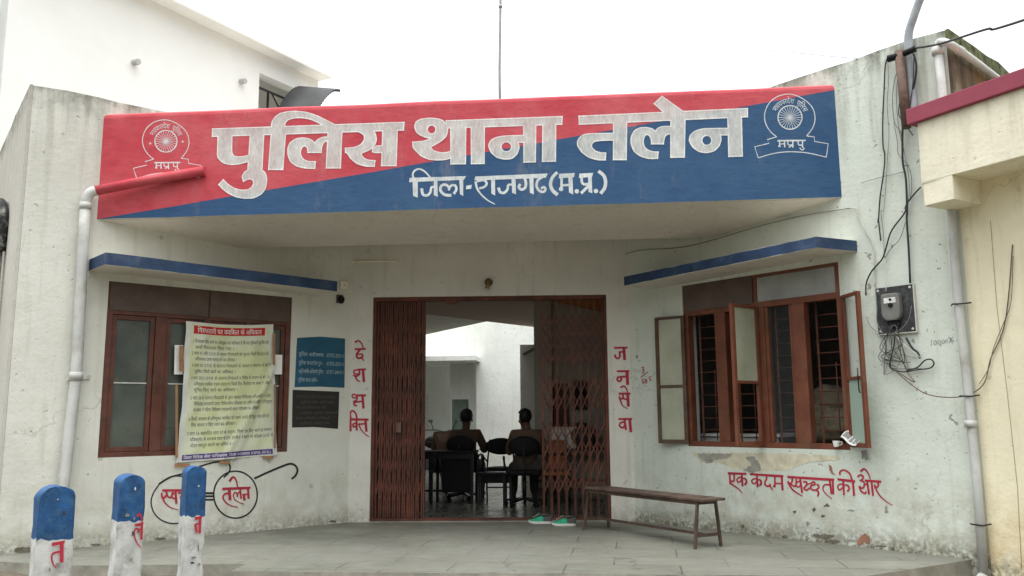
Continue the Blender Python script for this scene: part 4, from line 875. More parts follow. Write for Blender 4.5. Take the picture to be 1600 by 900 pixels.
for (x, y) in ((209, 97), (376, 127)):
    t, z = FW_.at(x, y); mb = MB(); mb.tube([FW_.P(t, z, -.1), FW_.P(t, z-.02, .12)], .05, 10); kid(mb, 'wall_spout', M['pvc'], wb)
mb = MB(); ridge = FW_.pt(473, 136.5, .06); NAr, NS = 26, 14; vs_, fs_ = [], []
for i in range(NAr+1):
    a = i/NAr; along = -.62*a**.85; dz = -.62*a**1.6 + .012*math.sin(i*math.pi)
    for j in range(NS+1):
        s_ = 1.0*j/NS; vs_.append(ridge + FW_.d*along + FW_.n*s_ + Vector((0, 0, dz - .27*s_ + (.016 if i % 2 else -.016))))
for i in range(NAr):
    for j in range(NS): fs_.append((i*(NS+1)+j, i*(NS+1)+j+1, (i+1)*(NS+1)+j+1, (i+1)*(NS+1)+j))
b_ = len(vs_); vs2 = vs_+[v-Vector((0, 0, .02)) for v in vs_]; fs_ += [tuple(i+b_ for i in f[::-1]) for f in fs_]
mb.add(vs2, fs_); mb.bar(ridge+FW_.d*.01-Vector((0, 0, .03)), ridge+FW_.d*-.62-Vector((0, 0, .66)), .05, .05); kid(mb, 'awning', M['sheet'], wb, 'grey corrugated sheet awning')
cb = thing('cream_house', 'cream house with a dull red roof band at the right edge', 'building', (3.9, 6.6, -.3))
dc = Vector((math.sin(R_(34.6)), -math.cos(R_(34.6)), 0)); FCR = Frame(FR.P(TR-.015, 0, .004), dc, (-math.cos(R_(34.6)), -math.sin(R_(34.6)), 0))
mb = MB(); wall(mb, FCR, 0.0, 7, -.6, 3.9, th=.25, step=1); kid(mb, 'wall', M['cream'], cb)
W0n = FCR.O; o_ = .40
tq = lambda x, y, d: FCR.at(x, y, d)
zs1 = tq(1489, 273, o_)[1]; zs0 = tq(1445, 322, o_)[1]; tb0 = tq(1443, 310, o_)[0]; tb1 = tq(1489, 290, o_)[0]; zr0 = tq(1500, 170, o_)[1]; zr1 = tq(1500, 144, o_)[1]
mb = MB(); mb.box(FCR, tb0, 7, zs1, zr0, -.2, o_); mb.box(FCR, tb0, tb1, zs0, zs1, -.0, o_); kid(mb, 'canopy', M['creamdk'], cb, bevel=.006)
mb = MB(); mb.box(FCR, tb0-.075, 7, zr0, zr1, -.3, o_+.04); kid(mb, 'roof_band', M['redband'], cb, bevel=.008)
mb = MB(); mb.tube([FCR.P(t, z, .004) for t, z in [tq(*q_, 0) for q_ in ((1548, 345), (1558, 480), (1575, 620), (1590, 760), (1597, 890))]], .0016, 5); kid(mb, 'wall_crack', M['tape'], cb)
# ------------------------------------------------------------------ bollards
def bollard(name, base, wd, dp, H, zband, label, strokes, cropdef, seed, ang=45, tilt=(0, 0), chips=()):
    o = thing(name, label, 'bollard', base, 0, 'painted stone bollards'); a = R_(ang)
    e = Vector((math.cos(a), math.sin(a), 0)); nf = Vector((math.sin(a), -math.cos(a), 0))
    rnd = random.Random(seed); NA = 9
    prof = []
    zs_ = [0]+[H*(i/16) for i in range(1, 17)]
    arch = .42*wd
    def half(z):                     # half width of the face at height z: straight, then round head
        if z < H-arch: return wd/2*(1.04-.06*z/H)
        q = (z-(H-arch))/arch; return max(.012, wd/2*.98*math.sqrt(max(0, 1-q**2.3)))
    nu, nd = 9, 8; zs_ = sorted([H*i/26 for i in range(21) if abs(H*i/26-zband) > .015] + [zband]) + [H-arch+arch*(i/9) for i in range(1, 10) if H-arch+arch*(i/9) > H*20/26+.002]
    mb = MB()
    def pos(z, u, d):
        h = half(z); q = e*(u*h) - nf*(d*dp) + Vector((0, 0, z))
        sid = 1 if abs(u) > .9 or d > .02 else 0
        n_ = mnoise.noise((q*8)+Vector((seed, 3, 1)))*.007 + mnoise.noise((q*24)+Vector((seed, 9, 1)))*.004
        q += (e*u + nf*(1-2*d))*n_*(1.25 if sid else .35) + Vector((tilt[0]*z, tilt[1]*z, .022*mnoise.noise(Vector((u*2+d*2, seed, 1))) if abs(z-zband) < .001 else 0)); return q
    ring = [(-1+2*i/nu, 0) for i in range(nu)] + [(1, j/nd) for j in range(nd)] + [(1-2*i/nu, 1) for i in range(nu)] + [(-1, 1-j/nd) for j in range(nd)]
    n = len(ring); vs_ = [pos(z, u, d) for z in zs_ for u, d in ring]
    for j in range(len(zs_)-1):
        zm = (zs_[j]+zs_[j+1])/2; 
        for i in range(n):
            u = ring[i]; q_ = zband+.0005
            mb.add([vs_[j*n+i], vs_[j*n+(i+1) % n], vs_[(j+1)*n+(i+1) % n], vs_[(j+1)*n+i]], [(0, 1, 2, 3)], 0 if zm > q_ else 1, True)
    t = vs_[-n:]; mb.add(t, [tuple(range(n))], 0)
    b = mb.build('stone_post', [M['bollblue'], M['bollwhite']], o)
    F = Frame(Vector(base), e, nf); x0, y0, sc = cropdef
    def mpz(x, y, d=0):
        q = F.pt(x0+x/sc, y0+y/sc, .013+d); return q - Vector(base)
    paint('painted_letter', o, mpz, [(strokes, [])], M['redink'])
    for j, (m_, cx, cy, rx, ry) in enumerate(chips):
        rr = random.Random(seed*7+j); pl_ = [(cx+rx*rr.uniform(.55, 1.15)*math.cos(a*.571), cy+ry*rr.uniform(.55, 1.15)*math.sin(a*.571)) for a in range(11)]
        V, Fc = union([pl_]); mb = MB(); mb.add([mpz(v[0], v[1], .002) for v in V], Fc); mb.build('chipped_patch', M[m_], o, recalc=False)
    return o
z1b, z2b, z3b = -.10, -.09, -.08
def bpos(x, ytop, ztop): q = on_z(x, ytop, ztop); return q
Ht = .94
q1 = bpos(92, 760, .84); q2 = bpos(209, 742, .84); q3 = bpos(309, 729, .85)
BR = 1.35
gA_ = SK(P_((218, 577), (330, 556), (324, 582), (220, 606)), ([(302, 575), (300, 735)], 24), ([(296, 648), (232, 664), (217, 700), (230, 755), (255, 782)], 14, 8))
gB_ = SK(P_((910, 420), (985, 405), (978, 432), (912, 442)), ([(941, 492), (937, 464), (920, 458), (906, 482), (911, 535), (930, 580), (960, 614)], 11, 7), ([(941, 488), (948, 464), (964, 462)], 9), ([(970, 425), (965, 548)], 15), ([(930, 355), (950, 335), (968, 370), (971, 412)], 13, 8))
gC_ = SK(P_((1408, 362), (1472, 350), (1468, 376), (1410, 387)), ([(1455, 365), (1450, 494)], 16), ([(1412, 422), (1452, 415)], 11), ([(1415, 425), (1425, 486)], 15))
BR = 1.0
def mk(q, w_, d_, x_, H_, band, lab, g, seed, ang, chips=(), tilt=(0, 0)):
    return bollard('bollard', (q.x, q.y, q.z-H_), w_, d_, H_, band, lab, g, (40, 740, 5.333), seed, ang, tilt, chips)
B1 = mk(q1, .185, .20, 0, .96, .665, 'blue topped white stone bollard nearest the left edge with a red letter under the blue', gA_, 3, 42, (('soot', 322, 328, 16, 24), ('stone', 272, 760, 20, 24), ('stone', 352, 655, 6, 9), ('bollwhite', 270, 215, 7, 5), ('stone', 200, 800, 12, 20)))
B2 = mk(q2, .165, .20, 0, .95, .64, 'blue topped bollard in the middle of the three, with a chipped patch under the blue', gB_, 11, 42, (('stone', 905, 372, 9, 18), ('soot', 892, 500, 10, 26), ('bollwhite', 915, 128, 9, 16), ('stone', 850, 345, 22, 16), ('stone', 880, 720, 10, 16)))
B3 = mk(q3, .15, .19, 0, .94, .56, 'blue topped bollard in front of the painted black spectacles with a stained base', gC_, 19, 38, (('bollwhite', 1442, 102, 8, 10), ('soot', 1438, 615, 5, 32), ('stone', 1400, 700, 26, 14), ('soot', 1390, 745, 20, 10), ('stone', 1445, 755, 16, 18)))

# ------------------------------------------------------------------ bench
P0 = Vector((1.09, 8.35, 0)); Pe = Vector((.07, 9.72, 0)); dB = (Pe-P0).normalized(); nB = Vector((dB.y, -dB.x, 0))   # nB points right/back
bn = thing('bench', 'long narrow dark wooden bench standing in front of the right wing wall', 'bench', tuple((P0+Pe)/2)); inv = lambda v: Vector(v)-(P0+Pe)/2
BL = (Pe-P0).length
mb = MB(); Fb = Frame(inv(P0), dB, -nB)
mb.box(Fb, -.10, BL+.03, .429, .454, -.15, .15); mb.v = [v+Vector((0, 0, .004*mnoise.noise(v*6))) for v in mb.v]; mb.build('seat', M['bench'], bn, bevel=.006)
mb = MB(); mb.box(Fb, 0, BL, .395, .424, .105, .13); mb.box(Fb, 0, BL, .395, .424, -.13, -.105); mb.box(Fb, -.012, .012, .395, .424, -.104, .104); mb.box(Fb, BL-.012, BL+.012, .395, .424, -.104, .104); mb.build('apron', M['bench'], bn)
for t in (0, BL):
    for s_ in (1, -1):
        mb = MB(); mb.bar(Fb.P(t, 0, .165*s_), Fb.P(t, .424, .115*s_), .027, .024, upv=dB); mb.build('leg', M['bench'], bn, bevel=.003)
    mb = MB(); mb.bar(Fb.P(t, .115, .15), Fb.P(t, .115, -.15), .018, .028); mb.build('end_rail', M['bench'], bn)
mb = MB(); mb.bar(Fb.P(.02, .115, .0), Fb.P(BL-.02, .115, .0), .024, .024); mb.build('stretcher', M['bench'], bn)

# ------------------------------------------------------------------ shoes
def shoe(loc, rz, label):
    o = thing('shoe', label, 'shoe', loc, rz, 'pair of green shoes by the threshold'); L = .275
    sec = []; N = 14
    def hw(s): return .034+.016*math.sin(math.pi*min(1, s*1.05))**.7*(1 if s < .6 else 1) + (.006 if .55 < s < .85 else 0)
    def ring(s, z, k=1.0, nn=1):
        w_ = hw(s)*k; 
        return w_
    mb = MB(); vs_ = []
    for i in range(N+1):
        s = i/N; x = -L/2+L*s; w_ = hw(s)*(.55 if i in (0, N) else .85 if i in (1, N-1) else 1); rise = .012*max(0, (s-.75)/.25)**2
        vs_ += [(x, -w_, rise), (x, w_, rise), (x, w_*1.03, .026+rise), (x, -w_*1.03, .026+rise)]
    fs_ = [(i*4+k, i*4+(k+1) % 4, i*4+4+(k+1) % 4, i*4+4+k) for i in range(N) for k in range(4)]; mb.add(vs_, fs_+[(0, 1, 2, 3), (N*4+3, N*4+2, N*4+1, N*4)], 0, False); mb.build('sole', M['sole'], o, bevel=.003)
    def body(s0, s1, nm, m):
        mb = MB(); vs_ = []; n = 12; K = 12
        for i in range(K+1):
            s = s0+(s1-s0)*i/K; x = -L/2+L*s; w_ = hw(s)*(.6 if s < .03 or s > .97 else .93)
            top = .075+.012*math.cos(s*5) if s < .42 else .082-.058*((s-.42)/.58)**1.15; rise = .012*max(0, (s-.75)/.25)**2
            for k in range(n+1):
                a = math.pi*k/n; vs_.append((x, -w_*math.cos(a)*(1-.12*math.sin(a)), .026+rise+(top-.02)*math.sin(a)**.75))
        fs_ = [(i*(n+1)+k, i*(n+1)+k+1, (i+1)*(n+1)+k+1, (i+1)*(n+1)+k) for i in range(K) for k in range(n)]
        mb.add(vs_, fs_+[tuple(range(n+1)), tuple(range((n+1)*(K+1)-1, (n+1)*K-1, -1))], 0, True); mb.build(nm, m, o)
    body(.36, .99, 'upper', M['shoe']); body(.01, .36, 'heel_counter', M['shoedk'])
    mb = MB(); mb.ell((-.055, 0, .098), (.062, .030, .012), 14, 6); mb.build('collar', M['shoedk'], o)
    mb = MB()
    for i in range(4): x = .012+i*.022; mb.tube([(x, -.022, .104-i*.011), (x+.004, 0, .112-i*.012), (x, .022, .104-i*.011)], .003, 6)
    mb.build('laces', M['paper'], o)
    mb = MB(); mb.box(FY(0), -.137, -.10, .03, .085, -.036, .036); mb.build('heel_patch', M['shoedk'], o, bevel=.01)
    return o
a = on_z(844, 818.5); shoe((a.x, a.y+.05, .0), R_(178), 'left shoe of the green pair, nearer the gate opening'); a = on_z(881, 822); shoe((a.x, a.y+.05, .0), R_(184), 'right shoe of the green pair, nearer the bench')

# ------------------------------------------------------------------ meter and cables
mt = thing('electricity_meter', 'grey electricity meter on a dark square board on the right wing wall', 'meter', tuple(FR.P(5.55, 2.17, 0))); mo = FR.P(5.55, 2.17, 0)
Fm = Frame(Vector((0, 0, 0)), FR.d, FR.n)
mb = MB(); mb.box(Fm, -.175, .175, -.215, .215, .004, .03); mb.build('meter_board', M['brd'], mt, bevel=.003)
mb = MB(); mb.box(Fm, .176, .186, -.215, .215, .004, .032); mb.box(Fm, -.176, .186, -.226, -.2155, .004, .032); mb.build('board_edge', M['conduit'], mt)
mb = MB(); pts = [(-.085, .11), (-.07, .125), (.07, .125), (.085, .11), (.088, -.06), (.075, -.10), (.045, -.125), (-.045, -.125), (-.075, -.10), (-.088, -.06)]
mb.prism([Fm.P(t-.01, z+.02, .032) for t, z in pts], Fm.n*.07); mb.build('meter_case', M['meter'], mt, bevel=.012)
mb = MB(); mb.box(Fm, -.065, .045, .055, .105, .102, .106); mb.build('display', M['news'], mt); mb = MB(); mb.tube([Fm.P(-.005, .035, .1), Fm.P(-.005, .035, .112)], .022, 12); mb.tube([Fm.P(-.003, .085, .105), Fm.P(-.003, .085, .110)], .012, 10); mb.build('seal', M['blk'], mt)
mb = MB(); mb.prism([Fm.P(t-.01, z, .032) for t, z in ((-.05, -.108), (.05, -.108), (.055, -.15), (.035, -.165), (-.035, -.165), (-.055, -.15))], Fm.n*.045); mb.build('terminal_cover', M['blk'], mt, bevel=.006)
for s_ in (-.15, .15):
    mb = MB(); mb.tube([Fm.P(s_, .19, .03), Fm.P(s_, .19, .036)], .012, 8); mb.tube([Fm.P(s_, -.19, .03), Fm.P(s_, -.19, .036)], .012, 8); mb.build('bolt', M['conduit'], mt)
for j in range(9):
    rr = random.Random(40+j); x = rr.uniform(-.07, .06); p0 = [(x, -.13, .07), (x+rr.uniform(-.05, .05), -.20, .09), (x+rr.uniform(-.12, .10), -.30-rr.uniform(0, .12), .03+rr.uniform(0, .05)), (x+rr.uniform(-.16, .16), -.40-rr.uniform(0, .16), .02+rr.uniform(0, .03)), (x+rr.uniform(-.10, .20), -.36-rr.uniform(0, .22), .015)]
    mb = MB(); mb.tube(cat([tuple(Fm.P(*q_)) for q_ in p0], 5), rr.choice((.0028, .0035, .0045)), 6); mb.build('meter_wire', M[rr.choice(('cable', 'cablegrey', 'conduit', 'cable'))], mt)
def cable(F, pts, r, m, label, d=.02, name='cable', grp=None, d1=None, cat_='cable'):
    n = len(pts); q = [F.pt(x, y, d if d1 is None else d+(d1-d)*i/(n-1)) for i, (x, y) in enumerate(pts)]
    mb = MB(); mb.tube(cat([tuple(p) for p in q], 4), r*.72, 7); o = mb.build(name, m); return tag(o, label, cat_, grp or 'cables on the right wing wall')
z_ = lambda L, x0=1340, y0=70, s=3.464: [(x0+x/s, y0+y/s) for x, y in L]
y_ = lambda L: [(1340+x/3.1, 310+y/3.1) for x, y in L]
cable(FR, z_([(172, 62), (150, 110), (143, 250), (136, 400), (137, 540), (147, 600), (140, 700), (122, 820), (112, 960)])+y_([(100, 100), (112, 205)]), .009, M['cable'], 'black cable hanging left of the rusty pole down to the wall clip', .03)
cable(FR, z_([(300, 40), (318, 110), (310, 200), (285, 290), (262, 380), (245, 440), (243, 560), (245, 640), (262, 730), (268, 900)])+y_([(238, 100), (248, 250), (255, 410)]), .013, M['cable'], 'thick black cable running from the pole top down to the meter board', .09, d1=.03)
cable(FR, z_([(218, 140), (200, 190), (188, 300), (200, 420), (235, 480), (240, 600)]), .005, M['cablegrey'], 'thin grey wire sagging left of the rusty pole', .03)
cable(FR, z_([(232, 280), (222, 370), (240, 420), (245, 560)]), .006, M['cable'], 'short black wire close against the rusty pole', .05)
cable(FR, z_([(195, 420), (215, 520), (220, 590), (270, 650), (292, 720), (285, 830), (250, 890)]), .004, M['cablegrey'], 'thin loose grey wire crossing the thick black cable', .03)
cable(FR, z_([(20, 748), (120, 718), (250, 688)]), .004, M['cablegrey'], 'short slanting wire left of the thick black cable', .02)
cable(FR, z_([(342, 770), (300, 815), (262, 870)])+y_([(228, 70), (165, 155), (140, 230), (118, 295), (70, 350), (42, 410), (40, 470)]), .010, M['cable'], 'black cable slanting down left from the cream house corner to the window', .035)
cable(FR, y_([(232, 115), (205, 195), (160, 245), (130, 292)]), .005, M['cablegrey'], 'thin grey wire joining the slanting black cable at the white clip', .03)
cable(FR, y_([(130, 290), (138, 380), (138, 450)]), .005, M['conduit'], 'white wire dropping from the clip to the meter', .03, d1=.06)
cable(FR, [(1132, 366), (1190, 342), (1260, 337), (1332, 325)]+y_([(0, 85), (40, 160), (75, 235), (82, 330), (85, 430)]), .008, M['conduit'], 'white wire along the canopy edge and down to the meter board', .02)
cable(FR, [(972, 399), (1000, 391), (1060, 387), (1110, 376), (1180, 355), (1250, 338), (1328, 325)], .006, M['cablegrey'], 'grey wire running up under the canopy along the right wing wall', .025)
cable(FR, y_([(85, 430), (95, 520), (95, 600), (125, 660), (140, 720), (130, 780), (128, 855)]), .006, M['cablegrey'], 'grey wire running down the left side of the meter board', .035)
cable(FR, y_([(180, 665), (175, 720), (158, 790), (165, 825), (220, 840), (290, 830), (350, 822), (370, 800), (355, 780), (325, 785), (290, 818), (240, 832)]), .009, M['cable'], 'black cable end coiled in a loop under the meter board', .04)
cable(FR, y_([(235, 675), (265, 725), (290, 745), (303, 775)]), .014, M['cable'], 'thick black cable end sticking out below the meter board', .04)
cable(FR, y_([(190, 670), (215, 700), (270, 745), (305, 770)]), .007, M['conduit'], 'white cable end below the meter board', .045)
cable(FR, y_([(170, 670), (160, 740), (135, 840), (150, 850), (200, 800), (210, 690)]), .004, M['cablegrey'], 'thin grey wire bent in a loop below the meter board', .03)
cable(FR, y_([(42, 575), (60, 615), (85, 640), (100, 660), (175, 655), (240, 600), (262, 520)]), .005, M['cablegrey'], 'thin wire looping from the left across the meter front', .03, d1=.12)
q = [FR.pt(*p_, .04) for p_ in y_([(190, 690), (235, 830), (275, 890)])] + [FR.pt(1400, 580, .05), FR.pt(1440, 612, .08), FR.pt(1480, 621, .15)] + [FCR.pt(1515, 616, .05), FCR.pt(1538, 598, .03), FCR.pt(1548, 560, .02), FCR.pt(1566, 520, .015), FCR.pt(1575, 470, .012), FCR.pt(1582, 382, .012)]
mb = MB(); mb.tube(cat([tuple(p_) for p_ in q], 5), .0045, 6); tag(mb.build('cable', M['iron']), 'thin brown wire drooping from the meter across the white pipe to the cream wall', 'cable', 'cables on the right wing wall')
mb = MB(); mb.tube(cat([tuple(FCR.pt(x, y, .02)) for x, y in ((1530, 600), (1545, 575), (1552, 545), (1570, 500), (1580, 470), (1583, 400))], 4), .003, 6); tag(mb.build('cable', M['iron']), 'second thin brown wire twisted up the cream wall', 'cable', 'cables on the right wing wall')
cable(FR, z_([(250, 60), (225, 150), (210, 250), (215, 380), (232, 500), (262, 620), (280, 760), (270, 900)]), .004, M['cablegrey'], 'thin grey wire weaving beside the thick black cable below the pole', .04)
cable(FR, z_([(305, 60), (300, 200), (282, 330), (258, 420), (300, 490)]), .006, M['cable'], 'short black wire ending in a hook under the cream roof band', .10)
cable(FR, z_([(160, 64), (168, 180), (160, 330), (170, 480), (160, 640), (150, 800), (140, 900)])+y_([(112, 60), (124, 160), (130, 285)]), .0035, M['cablegrey'], 'thin grey wire running close beside the leftmost black cable', .025)
# service pole on the wall
sp_ = thing('service_pole', 'rusty iron service pole with a clamp fixed to the right wing wall', 'pole', tuple(FR.P(5.8, 3.8, .1))); po = FR.P(5.8, 3.8, .1)
a, b = FR.pt(1405, 80, .12), FR.pt(1416, 192, .12)
mb = MB(); mb.tube([b-po-Vector((0, 0, .05)), a-po], .042, 12); mb.build('post', M['iron'], sp_)
mb = MB(); mb.tube([FR.pt(1388, 92, .13)-po, FR.pt(1404, 87, .13)-po], .035, 8); mb.tube([FR.pt(1412, 84, .15)-po, FR.pt(1430, 76, .15)-po], .03, 8); mb.build('clamp', M['blk'], sp_)
gp = thing('mast_pipe', 'grey steel pipe bending up past the rusty pole into the sky', 'pipe', tuple(FR.P(5.85, 3.8, .06))); po = FR.P(5.85, 3.8, .06)
mb = MB(); mb.tube(cat([tuple(FR.pt(x, y, .055)-po) for x, y in ((1428, 178), (1424, 130), (1420, 80), (1420, 52), (1427, 28), (1437, 0), (1452, -40))]), .038, 12); mb.build('pipe', M['steel'], gp)
def wire(pts, r, m, label, name='overhead_wire'):
    mb = MB(); mb.tube(cat([tuple(p_) for p_ in pts], 6), r, 6); return tag(mb.build(name, m), label, 'wire')
a = FR.pt(1424, 76, .13); wire([a, FR.pt(1470, 68, .4), FR.pt(1540, 46, .9), FR.pt(1556, 45, .95), FR.pt(1640, 18, 1.5), FR.pt(1750, -20, 2.3), FR.pt(1750, -20, 2.3)+(FR.pt(1750, -20, 2.3)-FR.pt(1640, 18, 1.5))*1.5, FR.pt(1750, -20, 2.3)+(FR.pt(1750, -20, 2.3)-FR.pt(1640, 18, 1.5))*6], .010, M['cable'], 'dark service wire running from the rusty pole off to the right over the cream house')
a = FR.pt(1392, 92, .13); wire([a, FR.pt(1300, 88, -1.5), FR.pt(1100, 66, -4), FR.pt(950, 42, -6), FR.pt(820, 15, -8), FR.pt(700, -20, -10)], .005, M['steel'], 'thin pale wire crossing the sky from the rusty pole to the left')
am = thing('antenna_mast', 'thin grey mast rising behind the name board', 'mast', (-.83, 8.6, 3.56))
b = on_y(782, 152, 8.6); mb = MB(); mb.tube([Vector((b.x+.0, 8.6, 3.56))-Vector((-.83, 8.6, 3.56)), on_y(780.5, 110, 8.6)-Vector((-.83, 8.6, 3.56)), on_y(782, 5, 8.6)-Vector((-.83, 8.6, 3.56)), on_y(782, -60, 8.6)-Vector((-.83, 8.6, 3.56))], .014, 8); mb.tube([on_y(782, 12, 8.6)-Vector((-.83, 8.6, 3.56)), on_y(782, 8, 8.6)-Vector((-.83, 8.6, 3.56))], .022, 8); mb.build('pole', M['steel'], am)

# ------------------------------------------------------------------ small things on the walls
cc = thing('security_camera', 'small dark camera dome on the left wing wall under the shade end', 'camera', tuple(FL.pt(530, 468, 0))); po = FL.pt(530, 468, 0); Fq = Frame(Vector(), FL.d, FL.n)
mb = MB(); mb.box(Fq, -.045, .045, -.05, .055, .002, .03); mb.build('base', M['ventboard'], cc, bevel=.01); mb = MB(); mb.ell(Fq.P(0, -.005, .05), (.042, .042, .05), 14, 8); mb.build('dome', M['blk'], cc)
jb = thing('junction_box', 'cream junction box at the right end of the left sun shade', 'box', tuple(FL.pt(535, 446, 0))); mb = MB(); mb.box(Fq, -.05, .05, -.05, .05, .002, .05); mb.build('case', M['creamdk'], jb, bevel=.006); mb = MB(); mb.tube([Fq.P(0, .0, .05), Fq.P(0, 0, .056)], .012, 8); mb.build('screw', M['conduit'], jb)
mb = MB(); mb.tube(cat([tuple(FC.pt(x, y, .012)) for x, y in ((541, 448), (545, 446), (546.5, 430), (547, 418), (551, 410), (560, 408.5), (590, 408), (623, 408))], 4), .010, 8); tag(mb.build('conduit', M['creamdk']), 'thin painted conduit on the wall above the gate at the left', 'conduit')
bh = thing('lamp_holder', 'small brass lamp holder on the wall above the gate', 'lamp holder', tuple(FC.pt(762, 445, 0))); Fq2 = Frame(Vector(), FC.d, FC.n)
mb = MB(); mb.tube([Fq2.P(.012, .03, .002), Fq2.P(.012, .03, .02)], .05, 14); mb.build('rose', M['iron'], bh); mb = MB(); mb.tube([Fq2.P(.012, .035, .02), Fq2.P(.008, .0, .07), Fq2.P(0, -.06, .085)], [.022, .028, .030], 12); mb.build('socket', M['brass'], bh)
mb = MB(); mb.tube([Fq2.P(0, -.061, .085), Fq2.P(0, -.08, .086)], .022, 12); mb.build('rim', M['conduit'], bh)

# ------------------------------------------------------------------ poster over the left window
cs = [FL.at(*q_) for q_ in ((289, 502), (426, 507), (431, 711), (275, 723))]
def pos_(u, v, d=0):
    t = (cs[0][0]*(1-u)+cs[1][0]*u)*(1-v) + (cs[3][0]*(1-u)+cs[2][0]*u)*v
    z = (cs[0][1]*(1-u)+cs[1][1]*u)*(1-v) + (cs[3][1]*(1-u)+cs[2][1]*u)*v
    bow = math.sin(v*math.pi); t += .010*math.sin(v*11+1)*(u-.5) + .008*math.sin(v*23)*(u-.5)
    if u < .5: t -= -.012*bow*(1-2*u)*-1
    z += -.022*math.sin(u*math.pi)*(1-v)
    w_ = .020 + .010*math.sin(u*9+v*4) + .008*math.sin((u*1.1-v*.9)*13) + .010*bow*math.sin(u*math.pi) + .004*math.sin(u*31+v*17)
    fold = abs((u*.9+v*.75)-1.15); w_ += .020*math.exp(-(fold/.03)**2); fold = abs((u*.8+v*.5)-.95); w_ += .014*math.exp(-(fold/.025)**2) + .006*mnoise.noise(Vector((u*6, v*8, 2))) + .004*mnoise.noise(Vector((u*14, v*17, 5)))
    return FL.P(t, z, w_+d)
po_ = thing('poster', 'large yellowish green printed poster taped over the left window', 'poster', tuple(FL.P(4.06, 1.5, .02)))
def gridp(u0, u1, v0, v1, d, nu=36, nv=54):
    mb = MB(); vs_ = [pos_(u0+(u1-u0)*i/nu, v0+(v1-v0)*j/nv, d) for j in range(nv+1) for i in range(nu+1)]
    mb.add(vs_, [(j*(nu+1)+i, j*(nu+1)+i+1, (j+1)*(nu+1)+i+1, (j+1)*(nu+1)+i) for j in range(nv) for i in range(nu)], 0, True); return mb
kid(gridp(0, 1, 0, 1, 0), 'sheet', M['posteredge'], po_, recalc=False)
kid(gridp(.055, .955, .012, .945, .0015), 'printed_area', M['poster'], po_, recalc=False)
kid(gridp(.08, .90, .025, .085, .003, 36, 6), 'banner', M['bannerred'], po_, recalc=False); kid(gridp(.05, .95, .950, .988, .003, 36, 4), 'banner', M['bannerviolet'], po_, recalc=False)
def ptext(lines, m, name, d):
    for s_, u, v, wd_, h in lines:
        mb = MB(); vv, ff, w0 = text_mesh(s_); mb.add([pos_(u+p_[0]/w0*wd_, v-p_[1]*h, d) for p_ in vv], ff)
        kid(mb, name, m, po_, recalc=False)
ptext([('िगरफतारी पर वयिकत के अिधकार', .12, .076, .74, .052)], M['paper'], 'banner_lettering', .0045)
ptext([('िजला िविधक सेवा पािधकरण, िजला नयायालय राजगढ (म.प.)', .065, .981, .86, .030)], M['paper'], 'banner_lettering', .0045)
LN = ['1 िगरफतार िकए जाने पर अिभयुकत को अिधकार है िक वह पुिलस से पूछे िक उसे', 'कयों िगरफतार िकया गया ।', '2 धारा 41 (बी) द.प.सं. के अनुसार िगरफतारी की सूचना िकसी िरशतेदार को', 'अिधवकता दवारा सलाह लेने का अिधकार ।', '3 धारा 50 द.प.सं. के अंतरगत िगरफतारी के आधार व जमानत के बारे में', 'सूिचत िकये जाने का अिधकार ।',
      '4 धारा 50(1) द.प.सं. के अंतरगत िगरफतारी व िनरोध के सथान के बारे में', 'अिभयुकत वयिकत दवारा बताए गए िकसी िमत, िरशतेदार या अनय वयिकत को', 'सूिचत िकए जाने का अिधकार ।', '5 धारा 54 के अंतरगत िगरफतारी के तुरंत पशचात िचिकतसा अिधकारी राजपितत', 'िचिकतसा वयवसायी दवारा िचिकतसीय परीकषण का अिधकार मिहला अिभयुकत', 'के संबंध में मिहला िचिकतसा वयवसायी दवारा परीकषण का अिधकार ।',
      '6 िकसी अपराध के अिभयुकत वयिकत को सवयं अपने ही िवरुध गवाह होने के', 'िलए बाधय न िकए जाने का अिधकार ।', '7 धारा 56 सहपिठत धारा 57 के अनुसार िगरफतार िकए जाने पर समसत', 'मिजसटरेट के समकष याता के िलए लगने वाले समय को छोड़कर 24 घंटे के', 'भीतर पसतुत करने का अिधकार ।']
vr = [.139, .182, .225, .267, .313, .357, .404, .448, .491, .548, .591, .634, .699, .742, .803, .846, .889]
full = {0, 2, 4, 6, 7, 9, 10, 12, 14, 15}
ptext([(s_, .08+(.0 if s_[0] in '1234567' else .035), v+.012, (.86 if i in full else .74 if i == 11 else .44) + .02*math.sin(i*5), .034) for i, (s_, v) in enumerate(zip(LN, vr))], M['postertext'], 'poster_lettering', .003)
for (x0, y0, x1, y1) in ((273, 724, 297, 730), (343, 720, 360, 725), (411, 712, 427, 717), (280, 540, 287, 580), (426, 520, 430, 570), (274, 600, 278, 715), (428, 600, 431, 700)):
    tp_ = MB(); q = [FL.pt(x, y, .034 if y > 705 else .05) for x, y in ((x0, y0), (x1, y0+.5), (x1, y1), (x0, y1))]; tp_.prism(q, FL.n*.001); kid(tp_, 'tape_strip', M['tape'], po_)
for lab, (x0, y0, x1, y1) in (('small white paper stuck left of the poster on the window', (273, 539, 286, 585)), ('small white paper stuck right of the poster on the window', (427, 554, 441, 585))):
    mb = MB(); mb.prism([FL.pt(x, y, .004) for x, y in ((x0, y0), (x1, y0+.5), (x1-.5, y1), (x0-1, y1))], FL.n*.001); o = mb.build('paper_note', M['paper']); tag(o, lab, 'paper')
